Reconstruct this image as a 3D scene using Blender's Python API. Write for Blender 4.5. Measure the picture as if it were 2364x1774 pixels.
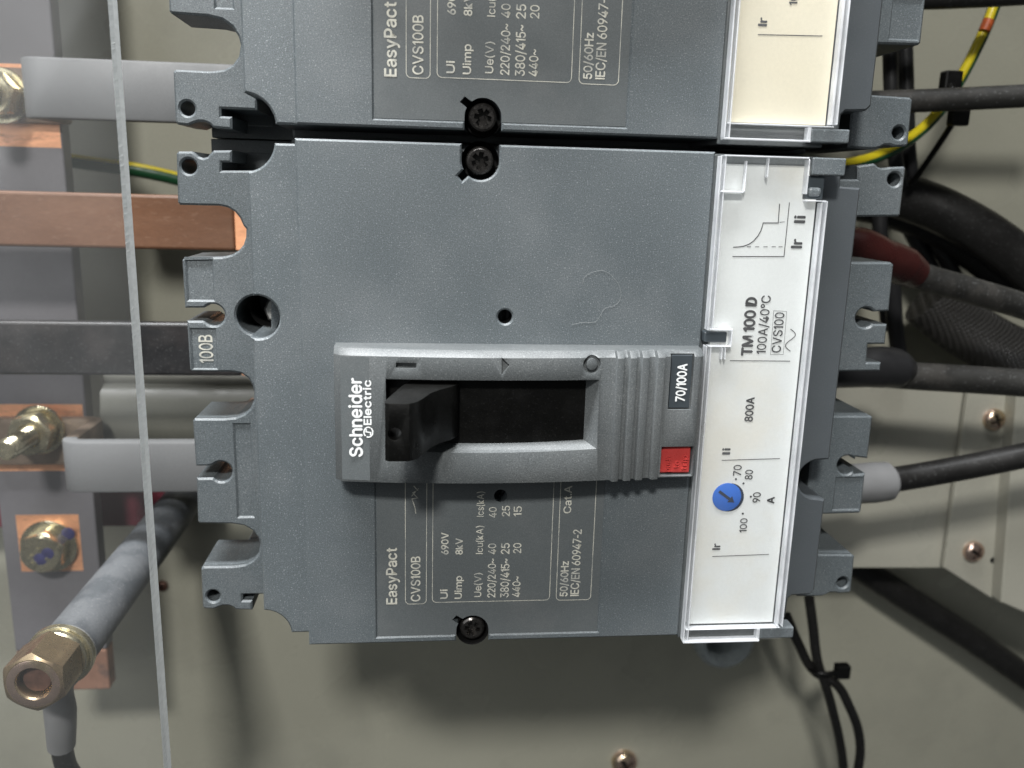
import bpy, bmesh, math, os, random
from mathutils import Vector, Matrix, Euler
from mathutils.geometry import delaunay_2d_cdt

random.seed(7)
S = 0.001                                    # the scene is laid out in millimetres
for o in list(bpy.data.objects):
    bpy.data.objects.remove(o)
scene = bpy.context.scene
COL = scene.collection

# ------------------------------------------------------------------ camera
W_PX, H_PX, F_PX = 2364.0, 1774.0, 1967.36
CAM = Vector((-15.8597, 43.9301, 167.5723))
ROT = Euler((-0.226758, -0.097407, 0.026888), 'XYZ')
cam_data = bpy.data.cameras.new('camera')
cam = bpy.data.objects.new('camera', cam_data)
COL.objects.link(cam)
cam.location = CAM * S
cam.rotation_euler = ROT
cam_data.sensor_width = 36.0
cam_data.sensor_fit = 'HORIZONTAL'
cam_data.lens = 36.0 * F_PX / W_PX
cam_data.clip_start = 0.005
cam_data.clip_end = 20.0
cam_data.dof.use_dof = True
cam_data.dof.focus_distance = 0.172
cam_data.dof.aperture_fstop = 19.0
scene.camera = cam

# ------------------------------------------------------------------ light
world = bpy.data.worlds.new('World')
scene.world = world
world.use_nodes = True
world.node_tree.nodes['Background'].inputs[0].default_value = (0.90, 0.97, 1.0, 1)
world.node_tree.nodes['Background'].inputs[1].default_value = 0.055


def area_light(name, loc, target, sx, sy, power, color):
    d = bpy.data.lights.new(name, 'AREA')
    d.shape = 'RECTANGLE'
    d.size, d.size_y, d.energy, d.color = sx, sy, power, color
    o = bpy.data.objects.new(name, d)
    COL.objects.link(o)
    o.location = loc
    o.rotation_euler = (Vector(target) - Vector(loc)).to_track_quat('-Z', 'Y').to_euler()
    return o


area_light('ceiling_lamp', (-0.16, 0.52, 0.66), (0, -0.02, 0), 0.10, 0.07, 6.0, (1.0, 0.985, 0.95))
area_light('overhead_tube', (-0.12, 0.66, 0.14), (0, 0, -0.02), 0.50, 0.10, 14.0, (0.97, 0.985, 1.0))
area_light('fill_light', (-0.75, 0.45, 1.05), (0, 0, -0.05), 1.0, 0.7, 3.6, (0.96, 0.985, 1.0))  # added soft fill, also reflected in the metal; no such source is known

scene.view_settings.view_transform = 'Standard'
scene.view_settings.look = 'None'
scene.view_settings.exposure = 0.0
scene.view_settings.gamma = 1.0
scene.render.engine = 'CYCLES'
scene.cycles.max_bounces = 8
scene.cycles.transparent_max_bounces = 16
scene.cycles.use_denoising = True

# ------------------------------------------------------------------ measuring: a sight line met with a plane of known depth (mm)
RM = ROT.to_matrix()


def at(px, py, z):
    d = RM @ Vector(((px - W_PX / 2) / F_PX, -(py - H_PX / 2) / F_PX, -1.0))
    t = (z - CAM.z) / d.z
    p = CAM + d * t
    return (p.x, p.y)


def pts(z, lst, x0=None, y0=0.0, k=3.16):
    """points on plane z; with x0,y0 the numbers are read from an enlargement k times"""
    if x0 is None:
        return [at(x, y, z) for x, y in lst]
    return [at(x0 + x / k, y0 + y / k, z) for x, y in lst]


def circ(c, r, n=28, a0=0.0, a1=2 * math.pi, end=False):
    m = n + 1 if end else n
    return [(c[0] + r * math.cos(a0 + (a1 - a0) * i / n), c[1] + r * math.sin(a0 + (a1 - a0) * i / n)) for i in range(m)]


def rect(x0, y0, x1, y1, r=0.0, n=5):
    if r <= 0:
        return [(x0, y0), (x1, y0), (x1, y1), (x0, y1)]
    out = []
    for cx, cy, a in ((x1 - r, y0 + r, -90), (x1 - r, y1 - r, 0), (x0 + r, y1 - r, 90), (x0 + r, y0 + r, 180)):
        for i in range(n + 1):
            t = math.radians(a + 90.0 * i / n)
            out.append((cx + r * math.cos(t), cy + r * math.sin(t)))
    return out


# ------------------------------------------------------------------ materials
MATS = {}


def new_mat(name):
    m = bpy.data.materials.new(name)
    m.use_nodes = True
    m.node_tree.nodes.clear()
    return m, m.node_tree.nodes, m.node_tree.links


def mat(name, color, rough=0.5, metal=0.0, var=0.15, vscale=60.0, grain=0.0, gscale=1800.0, bump=0.0, bscale=2500.0,
        color2=None, c2scale=120.0, c2lo=0.5, c2hi=0.6, specks=0.0, speck_col=(0.6, 0.62, 0.62), coat=0.0, spec=0.5, stretch=None):
    m, N, L = new_mat(name)
    out = N.new('ShaderNodeOutputMaterial')
    b = N.new('ShaderNodeBsdfPrincipled')
    L.new(b.outputs[0], out.inputs[0])
    tc = N.new('ShaderNodeTexCoord')
    src = tc.outputs['Object']
    if stretch:
        mp = N.new('ShaderNodeMapping')
        mp.inputs['Scale'].default_value = stretch
        L.new(src, mp.inputs[0])
        src = mp.outputs[0]

    def noise(scale, detail=3.0, rgh=0.55):
        n = N.new('ShaderNodeTexNoise')
        n.inputs['Scale'].default_value = scale
        n.inputs['Detail'].default_value = detail
        n.inputs['Roughness'].default_value = rgh
        L.new(src, n.inputs['Vector'])
        return n.outputs['Fac']

    def rng(fac, a, b_, c, d):
        r = N.new('ShaderNodeMapRange')
        r.inputs[1].default_value, r.inputs[2].default_value = a, b_
        r.inputs[3].default_value, r.inputs[4].default_value = c, d
        L.new(fac, r.inputs[0])
        return r.outputs[0]

    def mix(fac, ca, cb, mode='MIX'):
        x = N.new('ShaderNodeMix')
        x.data_type = 'RGBA'
        x.blend_type = mode
        for s, v in ((x.inputs[0], fac), (x.inputs[6], ca), (x.inputs[7], cb)):
            if isinstance(v, (int, float)):
                s.default_value = v
            elif isinstance(v, tuple):
                s.default_value = (*v, 1)
            else:
                L.new(v, s)
        return x.outputs[2]

    c = tuple(color)
    if color2:
        c = mix(rng(noise(c2scale, 5.0, 0.6), c2lo, c2hi, 0, 1), c, tuple(color2))
    if var:
        v = rng(noise(vscale, 4.0), 0.3, 0.7, 1 - var, 1 + var)
        c = mix(1.0, c, v, 'MULTIPLY')
    if grain:
        v = rng(noise(gscale, 2.0, 0.7), 0.25, 0.75, 1 - grain, 1 + grain)
        c = mix(1.0, c, v, 'MULTIPLY')
    if specks:
        f = rng(noise(gscale * 0.75, 1.0), 0.62, 0.74, 0, specks)
        c = mix(f, c, tuple(speck_col))
    if isinstance(c, tuple):
        b.inputs['Base Color'].default_value = (*c, 1)
    else:
        L.new(c, b.inputs['Base Color'])
    b.inputs['Metallic'].default_value = metal
    b.inputs['Specular IOR Level'].default_value = spec
    b.inputs['Coat Weight'].default_value = coat
    rr = rng(noise(vscale * 2.3, 3.0), 0.3, 0.7, max(0.03, rough - 0.09), min(1, rough + 0.09))
    L.new(rr, b.inputs['Roughness'])
    if bump:
        bp = N.new('ShaderNodeBump')
        bp.inputs['Strength'].default_value = bump
        bp.inputs['Distance'].default_value = 0.0001
        L.new(noise(bscale, 3.0, 0.6), bp.inputs['Height'])
        L.new(bp.outputs[0], b.inputs['Normal'])
    MATS[name] = m
    return m


def clear_mat(name, body=(0.85, 0.87, 0.88), film=0.04, gloss=0.07, rough=0.05, tint=(1, 1, 1), film_var=0.5, film_scale=25.0):
    """clear plastic: lets light through, with a thin film of dust, haze, painted-in reflection or edge brightness and a glossy surface"""
    m, N, L = new_mat(name)
    out = N.new('ShaderNodeOutputMaterial')
    tr = N.new('ShaderNodeBsdfTransparent')
    tr.inputs[0].default_value = (*tint, 1)
    df = N.new('ShaderNodeBsdfDiffuse')
    df.inputs[0].default_value = (*body, 1)
    gl = N.new('ShaderNodeBsdfGlossy')
    gl.inputs['Roughness'].default_value = rough
    m1, m2 = N.new('ShaderNodeMixShader'), N.new('ShaderNodeMixShader')
    tc = N.new('ShaderNodeTexCoord')
    no = N.new('ShaderNodeTexNoise')
    no.inputs['Scale'].default_value = film_scale
    no.inputs['Detail'].default_value = 5
    L.new(tc.outputs['Object'], no.inputs['Vector'])
    mr = N.new('ShaderNodeMapRange')
    mr.inputs[1].default_value, mr.inputs[2].default_value = 0.3, 0.7
    mr.inputs[3].default_value, mr.inputs[4].default_value = film * (1 - film_var), film * (1 + film_var)
    L.new(no.outputs['Fac'], mr.inputs[0])
    L.new(mr.outputs[0], m1.inputs[0])
    L.new(tr.outputs[0], m1.inputs[1])
    L.new(df.outputs[0], m1.inputs[2])
    lw = N.new('ShaderNodeFresnel')
    lw.inputs['IOR'].default_value = 1.0 + gloss * 7
    ge, mu = N.new('ShaderNodeNewGeometry'), N.new('ShaderNodeMath')
    mu.operation = 'MULTIPLY_ADD'                 # front faces reflect; the inner side of the far face does not
    inv = N.new('ShaderNodeMath')
    inv.operation = 'SUBTRACT'
    inv.inputs[0].default_value = 1.0
    L.new(ge.outputs['Backfacing'], inv.inputs[1])
    L.new(lw.outputs[0], mu.inputs[0])
    L.new(inv.outputs[0], mu.inputs[1])
    mu.inputs[2].default_value = 0.0
    L.new(mu.outputs[0], m2.inputs[0])
    L.new(m1.outputs[0], m2.inputs[1])
    L.new(gl.outputs[0], m2.inputs[2])
    L.new(m2.outputs[0], out.inputs[0])
    MATS[name] = m
    return m


SLATE = mat('slate_plastic', (0.100, 0.116, 0.124), 0.44, spec=0.55, var=0.09, vscale=20, grain=0.50, gscale=4600, bump=0.40, bscale=4800, specks=0.50, speck_col=(0.38, 0.41, 0.43), color2=(0.128, 0.142, 0.149), c2scale=38, c2lo=0.46, c2hi=0.70)
SLATE2 = mat('slate_plastic_smooth', (0.108, 0.120, 0.124), 0.40, var=0.05, vscale=30, grain=0.20, gscale=4800, bump=0.15, bscale=4500, specks=0.16, speck_col=(0.35, 0.38, 0.39), color2=(0.128, 0.138, 0.141), c2scale=45, c2lo=0.48, c2hi=0.66)
SLATE4 = mat('slate_plastic_trip_unit_shaded', (0.080, 0.090, 0.098), 0.42, var=0.05, vscale=45, grain=0.10, gscale=4200, bump=0.12, bscale=4500, specks=0.08, speck_col=(0.25, 0.27, 0.28))  # smoother plastic; its tone is also lowered to imitate shade on this side
SLATE3 = mat('slate_plastic_fine', (0.100, 0.109, 0.112), 0.42, spec=0.5, var=0.06, vscale=30, grain=0.36, gscale=4200, bump=0.30, bscale=4200, specks=0.28, speck_col=(0.38, 0.40, 0.40), color2=(0.120, 0.128, 0.130), c2scale=50, c2lo=0.48, c2hi=0.66)
DARKTAG = mat('dark_tag', (0.045, 0.055, 0.062), 0.4, var=0.08, vscale=80)
BLACK = mat('black_plastic', (0.0045, 0.0045, 0.0042), 0.36, spec=0.25, var=0.2, vscale=120, grain=0.25, gscale=2600, bump=0.25, specks=0.05, speck_col=(0.12, 0.12, 0.12))
BLACKIN = mat('black_cavity', (0.006, 0.006, 0.006), 0.7, var=0.2, spec=0.2)
SCREWBLK = mat('black_screw', (0.085, 0.080, 0.076), 0.22, metal=0.85, var=0.3, vscale=900)
LABELW = mat('label_white', (0.71, 0.735, 0.725), 0.55, var=0.03, vscale=50, grain=0.03, gscale=1500, color2=(0.70, 0.69, 0.63), c2scale=32, c2lo=0.5, c2hi=0.68)
LABELC = mat('label_cream', (0.69, 0.64, 0.50), 0.55, var=0.03, vscale=50, grain=0.03, gscale=1500)
INK = mat('print_black', (0.035, 0.035, 0.037), 0.6, var=0.35, vscale=1500)
INKGREY = mat('print_grey', (0.20, 0.20, 0.19), 0.6, var=0.3, vscale=1500)
WHITEINK = mat('print_white', (0.80, 0.82, 0.82), 0.5, var=0.04, vscale=300)
BEIGEINK = mat('print_beige', (0.58, 0.57, 0.50), 0.6, var=0.15, vscale=900, color2=(0.37, 0.375, 0.35), c2scale=230, c2lo=0.48, c2hi=0.62)
RED = mat('red_plastic', (0.46, 0.05, 0.045), 0.30, var=0.12, vscale=300)
BLUE = mat('blue_plastic', (0.012, 0.13, 0.56), 0.38, var=0.08, vscale=200)
BLUEDK = mat('blue_plastic_deep', (0.004, 0.016, 0.045), 0.45, var=0.08, vscale=200)
BARGREY = mat('grey_coating', (0.162, 0.165, 0.167), 0.48, var=0.10, vscale=35, grain=0.06, gscale=1500, bump=0.15, bscale=900)
BARBROWN = mat('brown_coating', (0.125, 0.058, 0.030), 0.40, var=0.14, vscale=40, grain=0.10, gscale=1500, bump=0.25, bscale=600, color2=(0.155, 0.078, 0.044), c2scale=70, c2lo=0.46, c2hi=0.66, specks=0.12, speck_col=(0.35, 0.24, 0.17), stretch=(0.4, 1, 1))
BARBLACK = mat('black_coating', (0.017, 0.017, 0.018), 0.36, var=0.3, vscale=70, grain=0.1, color2=(0.034, 0.031, 0.031), c2scale=60, c2lo=0.45, c2hi=0.6, specks=0.15, speck_col=(0.2, 0.2, 0.2), bump=0.25, bscale=500)
BARRED = mat('red_coating', (0.16, 0.035, 0.05), 0.22, var=0.2, vscale=60, bump=0.3, bscale=150)
COPPER = mat('bare_copper', (0.95, 0.46, 0.25), 0.38, metal=0.45, var=0.18, vscale=140, grain=0.12, gscale=1500, color2=(0.40, 0.19, 0.11), c2scale=210, c2lo=0.56, c2hi=0.70, bump=0.2, bscale=900, stretch=(0.35, 1.0, 1.0))
COPPERDULL = mat('dull_copper', (0.36, 0.20, 0.14), 0.5, metal=0.45, var=0.2, vscale=120, grain=0.1, color2=(0.22, 0.14, 0.11), c2scale=150)
COPPERBROWN = mat('tarnished_copper', (0.21, 0.16, 0.12), 0.5, metal=0.4, var=0.25, vscale=150)
ZINC = mat('yellow_zinc', (0.66, 0.60, 0.42), 0.24, metal=0.9, var=0.12, vscale=220, color2=(0.58, 0.54, 0.40), c2scale=120, bump=0.12, bscale=600)
ZINCPINK = mat('pinkish_zinc', (0.70, 0.52, 0.43), 0.22, metal=0.9, var=0.10, vscale=260, color2=(0.62, 0.50, 0.34), c2scale=90, bump=0.10, bscale=600)
BRONZE = mat('dull_bronze', (0.46, 0.35, 0.22), 0.28, metal=0.85, var=0.15, vscale=200, color2=(0.36, 0.27, 0.19), c2scale=110, bump=0.15, bscale=700)
RUST = mat('rusty_steel', (0.14, 0.075, 0.055), 0.55, metal=0.4, var=0.3, vscale=500, bump=0.4, bscale=900)
STEEL = mat('bright_steel', (0.62, 0.62, 0.60), 0.25, metal=0.6, var=0.15, vscale=200)
BLUEMARK = mat('blue_marker', (0.03, 0.03, 0.11), 0.4, var=0.25, vscale=600)
PANEL = mat('cabinet_paint', (0.385, 0.378, 0.308), 0.28, var=0.07, vscale=11, grain=0.07, gscale=1400, bump=0.25, bscale=900, specks=0.10, speck_col=(0.5, 0.5, 0.44), color2=(0.32, 0.315, 0.26), c2scale=20, c2lo=0.5, c2hi=0.75)
BRACKETM = mat('bracket_paint', (0.40, 0.39, 0.33), 0.32, var=0.06, vscale=20, grain=0.06, gscale=1400, bump=0.2, bscale=900)
RAILM = mat('rail_paint', (0.20, 0.20, 0.17), 0.42, metal=0.0, var=0.10, vscale=60, grain=0.06, bump=0.15, bscale=600)
CABLEB = mat('black_cable', (0.012, 0.0115, 0.011), 0.42, spec=0.35, var=0.2, vscale=70, grain=0.1, bump=0.2, bscale=600, specks=0.05)
CABLEG = mat('charcoal_cable', (0.021, 0.0205, 0.019), 0.5, spec=0.35, color2=(0.036, 0.034, 0.031), c2scale=90, var=0.15, vscale=70, grain=0.1, bump=0.2, bscale=600, specks=0.08)
BOOTR = mat('red_boot', (0.030, 0.0065, 0.0055), 0.30, var=0.25, vscale=90)
BOOTK = mat('black_boot', (0.016, 0.016, 0.017), 0.36, var=0.2, vscale=90)
BOOTG = mat('grey_boot', (0.21, 0.212, 0.215), 0.5, var=0.1, vscale=90, bump=0.15, bscale=500)
BARGREYD = mat('grey_bar_coating', (0.155, 0.15, 0.16), 0.40, var=0.14, vscale=35, grain=0.06, gscale=1500, bump=0.15, bscale=900)
RODM = mat('grey_sleeve', (0.085, 0.093, 0.102), 0.5, color2=(0.125, 0.132, 0.14), c2scale=60, var=0.12, vscale=60, grain=0.12, specks=0.25, speck_col=(0.35, 0.36, 0.37), bump=0.2, bscale=900)
YELLOW = mat('yellow_wire', (0.74, 0.60, 0.02), 0.38, var=0.08, vscale=200)
GREEN = mat('green_wire', (0.012, 0.075, 0.028), 0.40, var=0.1, vscale=200)
REDPRINT = mat('red_wire_print', (0.45, 0.09, 0.02), 0.5, var=0.3, vscale=1200)
GLAND = mat('grey_gland_plastic', (0.30, 0.33, 0.33), 0.28, var=0.15, vscale=150)
CLEAR = clear_mat('clear_cover_plastic', film=0.025, gloss=0.075, rough=0.03, film_var=0.7, film_scale=60)
CLEAREDGE = clear_mat('whitened_cover_edge', body=(0.88, 0.90, 0.93), film=0.45, gloss=0.09, film_var=0.3, film_scale=120)
ACRYL = clear_mat('clear_acrylic', body=(0.80, 0.82, 0.82), film=0.020, gloss=0.075, rough=0.06, film_var=0.6, film_scale=18)  # film holds slight dust plus the sheet's milky reflection as painted haze
ACRYLEDGE = mat('frosted_acrylic_edge', (0.90, 0.92, 0.91), 0.5, var=0.10, vscale=300, grain=0.3, gscale=900, stretch=(1, 0.9, 0.25), bump=0.5, bscale=900)
_n, _l = ACRYLEDGE.node_tree.nodes, ACRYLEDGE.node_tree.links
_p = next(n for n in _n if n.type == 'BSDF_PRINCIPLED')
_t, _x = _n.new('ShaderNodeBsdfTranslucent'), _n.new('ShaderNodeMixShader')
_t.inputs[0].default_value = (0.85, 0.88, 0.87, 1)
_x.inputs[0].default_value = 0.6
_l.new(_p.outputs[0], _x.inputs[1])
_l.new(_t.outputs[0], _x.inputs[2])
_l.new(_x.outputs[0], next(n for n in _n if n.type == 'OUTPUT_MATERIAL').inputs[0])


ACRYLSAW = mat('saw_marked_acrylic_edge', (0.74, 0.77, 0.76), 0.5, var=0.15, vscale=300, color2=(0.86, 0.88, 0.87), c2scale=620, c2lo=0.42, c2hi=0.56, stretch=(0.3, 1.6, 0.25), bump=0.4, bscale=900)

_n, _l = ACRYLSAW.node_tree.nodes, ACRYLSAW.node_tree.links
_p = next(n for n in _n if n.type == 'BSDF_PRINCIPLED')
_t, _x = _n.new('ShaderNodeBsdfTranslucent'), _n.new('ShaderNodeMixShader')
_t.inputs[0].default_value = (0.85, 0.88, 0.87, 1)
_x.inputs[0].default_value = 0.5
_l.new(_p.outputs[0], _x.inputs[1])
_l.new(_t.outputs[0], _x.inputs[2])
_l.new(_x.outputs[0], next(n for n in _n if n.type == 'OUTPUT_MATERIAL').inputs[0])


# ------------------------------------------------------------------ mesh helpers
def link(name, me, m=None, parent=None):
    o = bpy.data.objects.new(name, me)
    COL.objects.link(o)
    if m is not None:
        if not me.materials:
            me.materials.append(m)
    if parent is not None:
        o.parent = parent
    return o


def empty(name, loc=(0, 0, 0)):
    o = bpy.data.objects.new(name, None)
    o.empty_display_size = 0.01
    COL.objects.link(o)
    o.location = Vector(loc) * S
    return o


def tag(o, label=None, cat=None, group=None, kind=None):
    if label:
        o['label'] = label
    if cat:
        o['category'] = cat
    if group:
        o['group'] = group
    if kind:
        o['kind'] = kind
    return o


def grab(obj):
    """evaluate a temporary object (curve, text, modifiers) into a plain mesh and drop it"""
    bpy.context.view_layer.update()
    dg = bpy.context.evaluated_depsgraph_get()
    me = bpy.data.meshes.new_from_object(obj.evaluated_get(dg))
    data = obj.data
    bpy.data.objects.remove(obj)
    if isinstance(data, bpy.types.Curve):
        bpy.data.curves.remove(data)
    elif isinstance(data, bpy.types.Mesh) and data.users == 0:
        bpy.data.meshes.remove(data)
    me.materials.clear()
    return me


def offset_ring(ring, d):
    """shift a closed ring to its left by d with mitred corners"""
    n = len(ring)
    out = []
    for i in range(n):
        a, p, b = Vector(ring[i - 1]), Vector(ring[i]), Vector(ring[(i + 1) % n])
        d0, d1 = (p - a), (b - p)
        if d0.length < 1e-9 or d1.length < 1e-9:
            out.append(tuple(p))
            continue
        d0.normalize()
        d1.normalize()
        n0 = Vector((-d0.y, d0.x))
        t = d0 + d1
        t = t.normalized() if t.length > 1e-6 else d0
        nn = Vector((-t.y, t.x))
        out.append(tuple(p + nn * (d / max(0.45, nn.dot(n0)))))
    return out


def inside(pt, rings):
    c = False
    x, y = pt
    for r in rings:
        for i in range(len(r)):
            (x1, y1), (x2, y2) = r[i - 1], r[i]
            if (y1 > y) != (y2 > y) and x < (x2 - x1) * (y - y1) / (y2 - y1) + x1:
                c = not c
    return c


def prism_mesh(outer, holes=(), z0=-1.0, z1=0.0, bev=0.25):
    """flat piece with holes, chamfered along its front edges"""
    def area(r):
        return sum(r[i - 1][0] * r[i][1] - r[i][0] * r[i - 1][1] for i in range(len(r)))

    def tidy(r):
        q = [p for i, p in enumerate(r) if (Vector(p) - Vector(r[i - 1])).length > 0.02]
        return q
    rings = [tidy(list(outer))] + [tidy(list(h)) for h in holes]
    rings = [r if (area(r) > 0) == (k == 0) else r[::-1] for k, r in enumerate(rings)]
    bev = min(bev, (z1 - z0) * 0.45)
    top = [offset_ring(r, bev) for r in rings]
    bm = bmesh.new()

    def cap(rs, z):
        vs, es = [], []
        for r in rs:
            k = len(vs)
            vs += [Vector(p) for p in r]
            es += [(k + i, k + (i + 1) % len(r)) for i in range(len(r))]
        v2, e2, f2, ov, oe, of = delaunay_2d_cdt(vs, es, [], 0, 1e-5)
        bv = [bm.verts.new((v.x * S, v.y * S, z * S)) for v in v2]
        for f in f2:
            c = sum((v2[i] for i in f), Vector((0, 0))) / len(f)
            if inside(c, rs):
                bm.faces.new([bv[i] for i in f])
    cap(top, z1)
    cap(rings, z0)
    for r, t in zip(rings, top):
        n = len(r)
        a = [bm.verts.new((x * S, y * S, z0 * S)) for x, y in r]
        b = [bm.verts.new((x * S, y * S, (z1 - bev) * S)) for x, y in r]
        c = [bm.verts.new((x * S, y * S, z1 * S)) for x, y in t]
        for i in range(n):
            k = (i + 1) % n
            bm.faces.new((a[i], a[k], b[k], b[i]))
            bm.faces.new((b[i], b[k], c[k], c[i]))
    bmesh.ops.remove_doubles(bm, verts=bm.verts[:], dist=1e-7)
    bmesh.ops.recalc_face_normals(bm, faces=bm.faces[:])
    me = bpy.data.meshes.new('piece')
    bm.to_mesh(me)
    bm.free()
    return me


def join_meshes(meshes):
    bm = bmesh.new()
    for me in meshes:
        bm.from_mesh(me)
        bpy.data.meshes.remove(me)
    out = bpy.data.meshes.new('joined')
    bm.to_mesh(out)
    bm.free()
    return out


def flat(me):
    for p in me.polygons:
        p.use_smooth = False
    return me


def smooth(me, ang=35):
    for p in me.polygons:
        p.use_smooth = True
    me.set_sharp_from_angle(angle=math.radians(ang))
    return me


def prism(name, outer, holes, z0, z1, m, parent, bev=0.25):
    return link(name, flat(prism_mesh(outer, holes, z0, z1, bev)), m, parent)


def box_mesh(x0, y0, z0, x1, y1, z1, bev=0.2, seg=2):
    bm = bmesh.new()
    bmesh.ops.create_cube(bm, size=1)
    for v in bm.verts:
        v.co = Vector(((x0 + x1) / 2 + v.co.x * (x1 - x0), (y0 + y1) / 2 + v.co.y * (y1 - y0), (z0 + z1) / 2 + v.co.z * (z1 - z0))) * S
    if bev:
        bmesh.ops.bevel(bm, geom=bm.edges[:], offset=bev * S, segments=seg, affect='EDGES', profile=0.5)
    me = bpy.data.meshes.new('box')
    bm.to_mesh(me)
    bm.free()
    return me


def box(name, x0, y0, z0, x1, y1, z1, m, parent=None, bev=0.2):
    return link(name, flat(box_mesh(x0, y0, z0, x1, y1, z1, bev)), m, parent)


def xz_prism_mesh(profile, y0, y1, bev=0.0):
    """profile (x,z) extruded along y"""
    bm = bmesh.new()
    a = [bm.verts.new((x * S, y0 * S, z * S)) for x, z in profile]
    b = [bm.verts.new((x * S, y1 * S, z * S)) for x, z in profile]
    n = len(profile)
    bm.faces.new(a)
    bm.faces.new(b[::-1])
    for i in range(n):
        bm.faces.new((a[i], b[i], b[(i + 1) % n], a[(i + 1) % n]))
    bmesh.ops.recalc_face_normals(bm, faces=bm.faces[:])
    if bev:
        eds = [e for e in bm.edges if len(e.link_faces) == 2 and e.calc_face_angle() > math.radians(50)]
        bmesh.ops.bevel(bm, geom=eds, offset=bev * S, segments=2, affect='EDGES', profile=0.5, clamp_overlap=True)
    me = bpy.data.meshes.new('prism')
    bm.to_mesh(me)
    bm.free()
    return me


def boolean(me, cutters, op='DIFFERENCE'):
    o = bpy.data.objects.new('work', me)
    COL.objects.link(o)
    tmp = []
    for c in cutters:
        co = bpy.data.objects.new('cut', c)
        COL.objects.link(co)
        md = o.modifiers.new('b', 'BOOLEAN')
        md.operation = op
        md.solver = 'EXACT'
        md.object = co
        tmp.append(co)
    out = grab(o)
    for co in tmp:
        d = co.data
        bpy.data.objects.remove(co)
        bpy.data.meshes.remove(d)
    return out


def frustum_mesh(lo, hi, z0, z1):
    """closed wedge between rectangle lo (x0,y0,x1,y1) at z0 and hi at z1"""
    bm = bmesh.new()
    v = []
    for (x0, y0, x1, y1), z in ((lo, z0), (hi, z1)):
        v += [bm.verts.new((x * S, y * S, z * S)) for x, y in ((x0, y0), (x1, y0), (x1, y1), (x0, y1))]
    for f in ((0, 1, 2, 3), (4, 5, 6, 7), (0, 1, 5, 4), (1, 2, 6, 5), (2, 3, 7, 6), (3, 0, 4, 7)):
        bm.faces.new([v[i] for i in f])
    bmesh.ops.recalc_face_normals(bm, faces=bm.faces[:])
    me = bpy.data.meshes.new('frustum')
    bm.to_mesh(me)
    bm.free()
    return me


def tube_mesh(path, r, res=6, smooth_path=True, taper=None):
    cu = bpy.data.curves.new('path', 'CURVE')
    cu.dimensions = '3D'
    cu.bevel_depth = r * S
    cu.bevel_resolution = res
    cu.use_fill_caps = True
    if smooth_path and len(path) > 2:
        sp = cu.splines.new('BEZIER')
        sp.bezier_points.add(len(path) - 1)
        for i, p in enumerate(path):
            bp = sp.bezier_points[i]
            bp.co = Vector(p) * S
            bp.handle_left_type = bp.handle_right_type = 'AUTO'
            if taper:
                bp.radius = taper[i]
        sp.resolution_u = 14
    else:
        sp = cu.splines.new('POLY')
        sp.points.add(len(path) - 1)
        for i, p in enumerate(path):
            sp.points[i].co = (*(Vector(p) * S), 1)
            if taper:
                sp.points[i].radius = taper[i]
    o = bpy.data.objects.new('path', cu)
    COL.objects.link(o)
    return smooth(grab(o), 50)


def tube(name, path, r, m, parent=None, res=6, smooth_path=True, taper=None):
    return link(name, tube_mesh(path, r, res, smooth_path, taper), m, parent)


def lathe_mesh(profile, n=40, origin=(0, 0, 0), axis=(0, 0, 1)):
    """profile (r,h) turned round the axis; hex when n=6"""
    bm = bmesh.new()
    rings = []
    for r, h in profile:
        if r <= 1e-6:
            rings.append([bm.verts.new((0, 0, h * S))])
        else:
            rings.append([bm.verts.new((r * S * math.cos(2 * math.pi * i / n), r * S * math.sin(2 * math.pi * i / n), h * S)) for i in range(n)])
    for a, b in zip(rings, rings[1:]):
        for i in range(n):
            j = (i + 1) % n
            if len(a) == 1 and len(b) == 1:
                continue
            if len(a) == 1:
                bm.faces.new((a[0], b[i], b[j]))
            elif len(b) == 1:
                bm.faces.new((a[i], a[j], b[0]))
            else:
                bm.faces.new((a[i], a[j], b[j], b[i]))
    bmesh.ops.recalc_face_normals(bm, faces=bm.faces[:])
    q = Vector((0, 0, 1)).rotation_difference(Vector(axis).normalized())
    for v in bm.verts:
        v.co = q @ v.co + Vector(origin) * S
    me = bpy.data.meshes.new('lathe')
    bm.to_mesh(me)
    bm.free()
    return me


def lathe(name, profile, origin, m, parent=None, n=40, axis=(0, 0, 1), ang=35):
    return link(name, smooth(lathe_mesh(profile, n, origin, axis), ang), m, parent)


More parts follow.
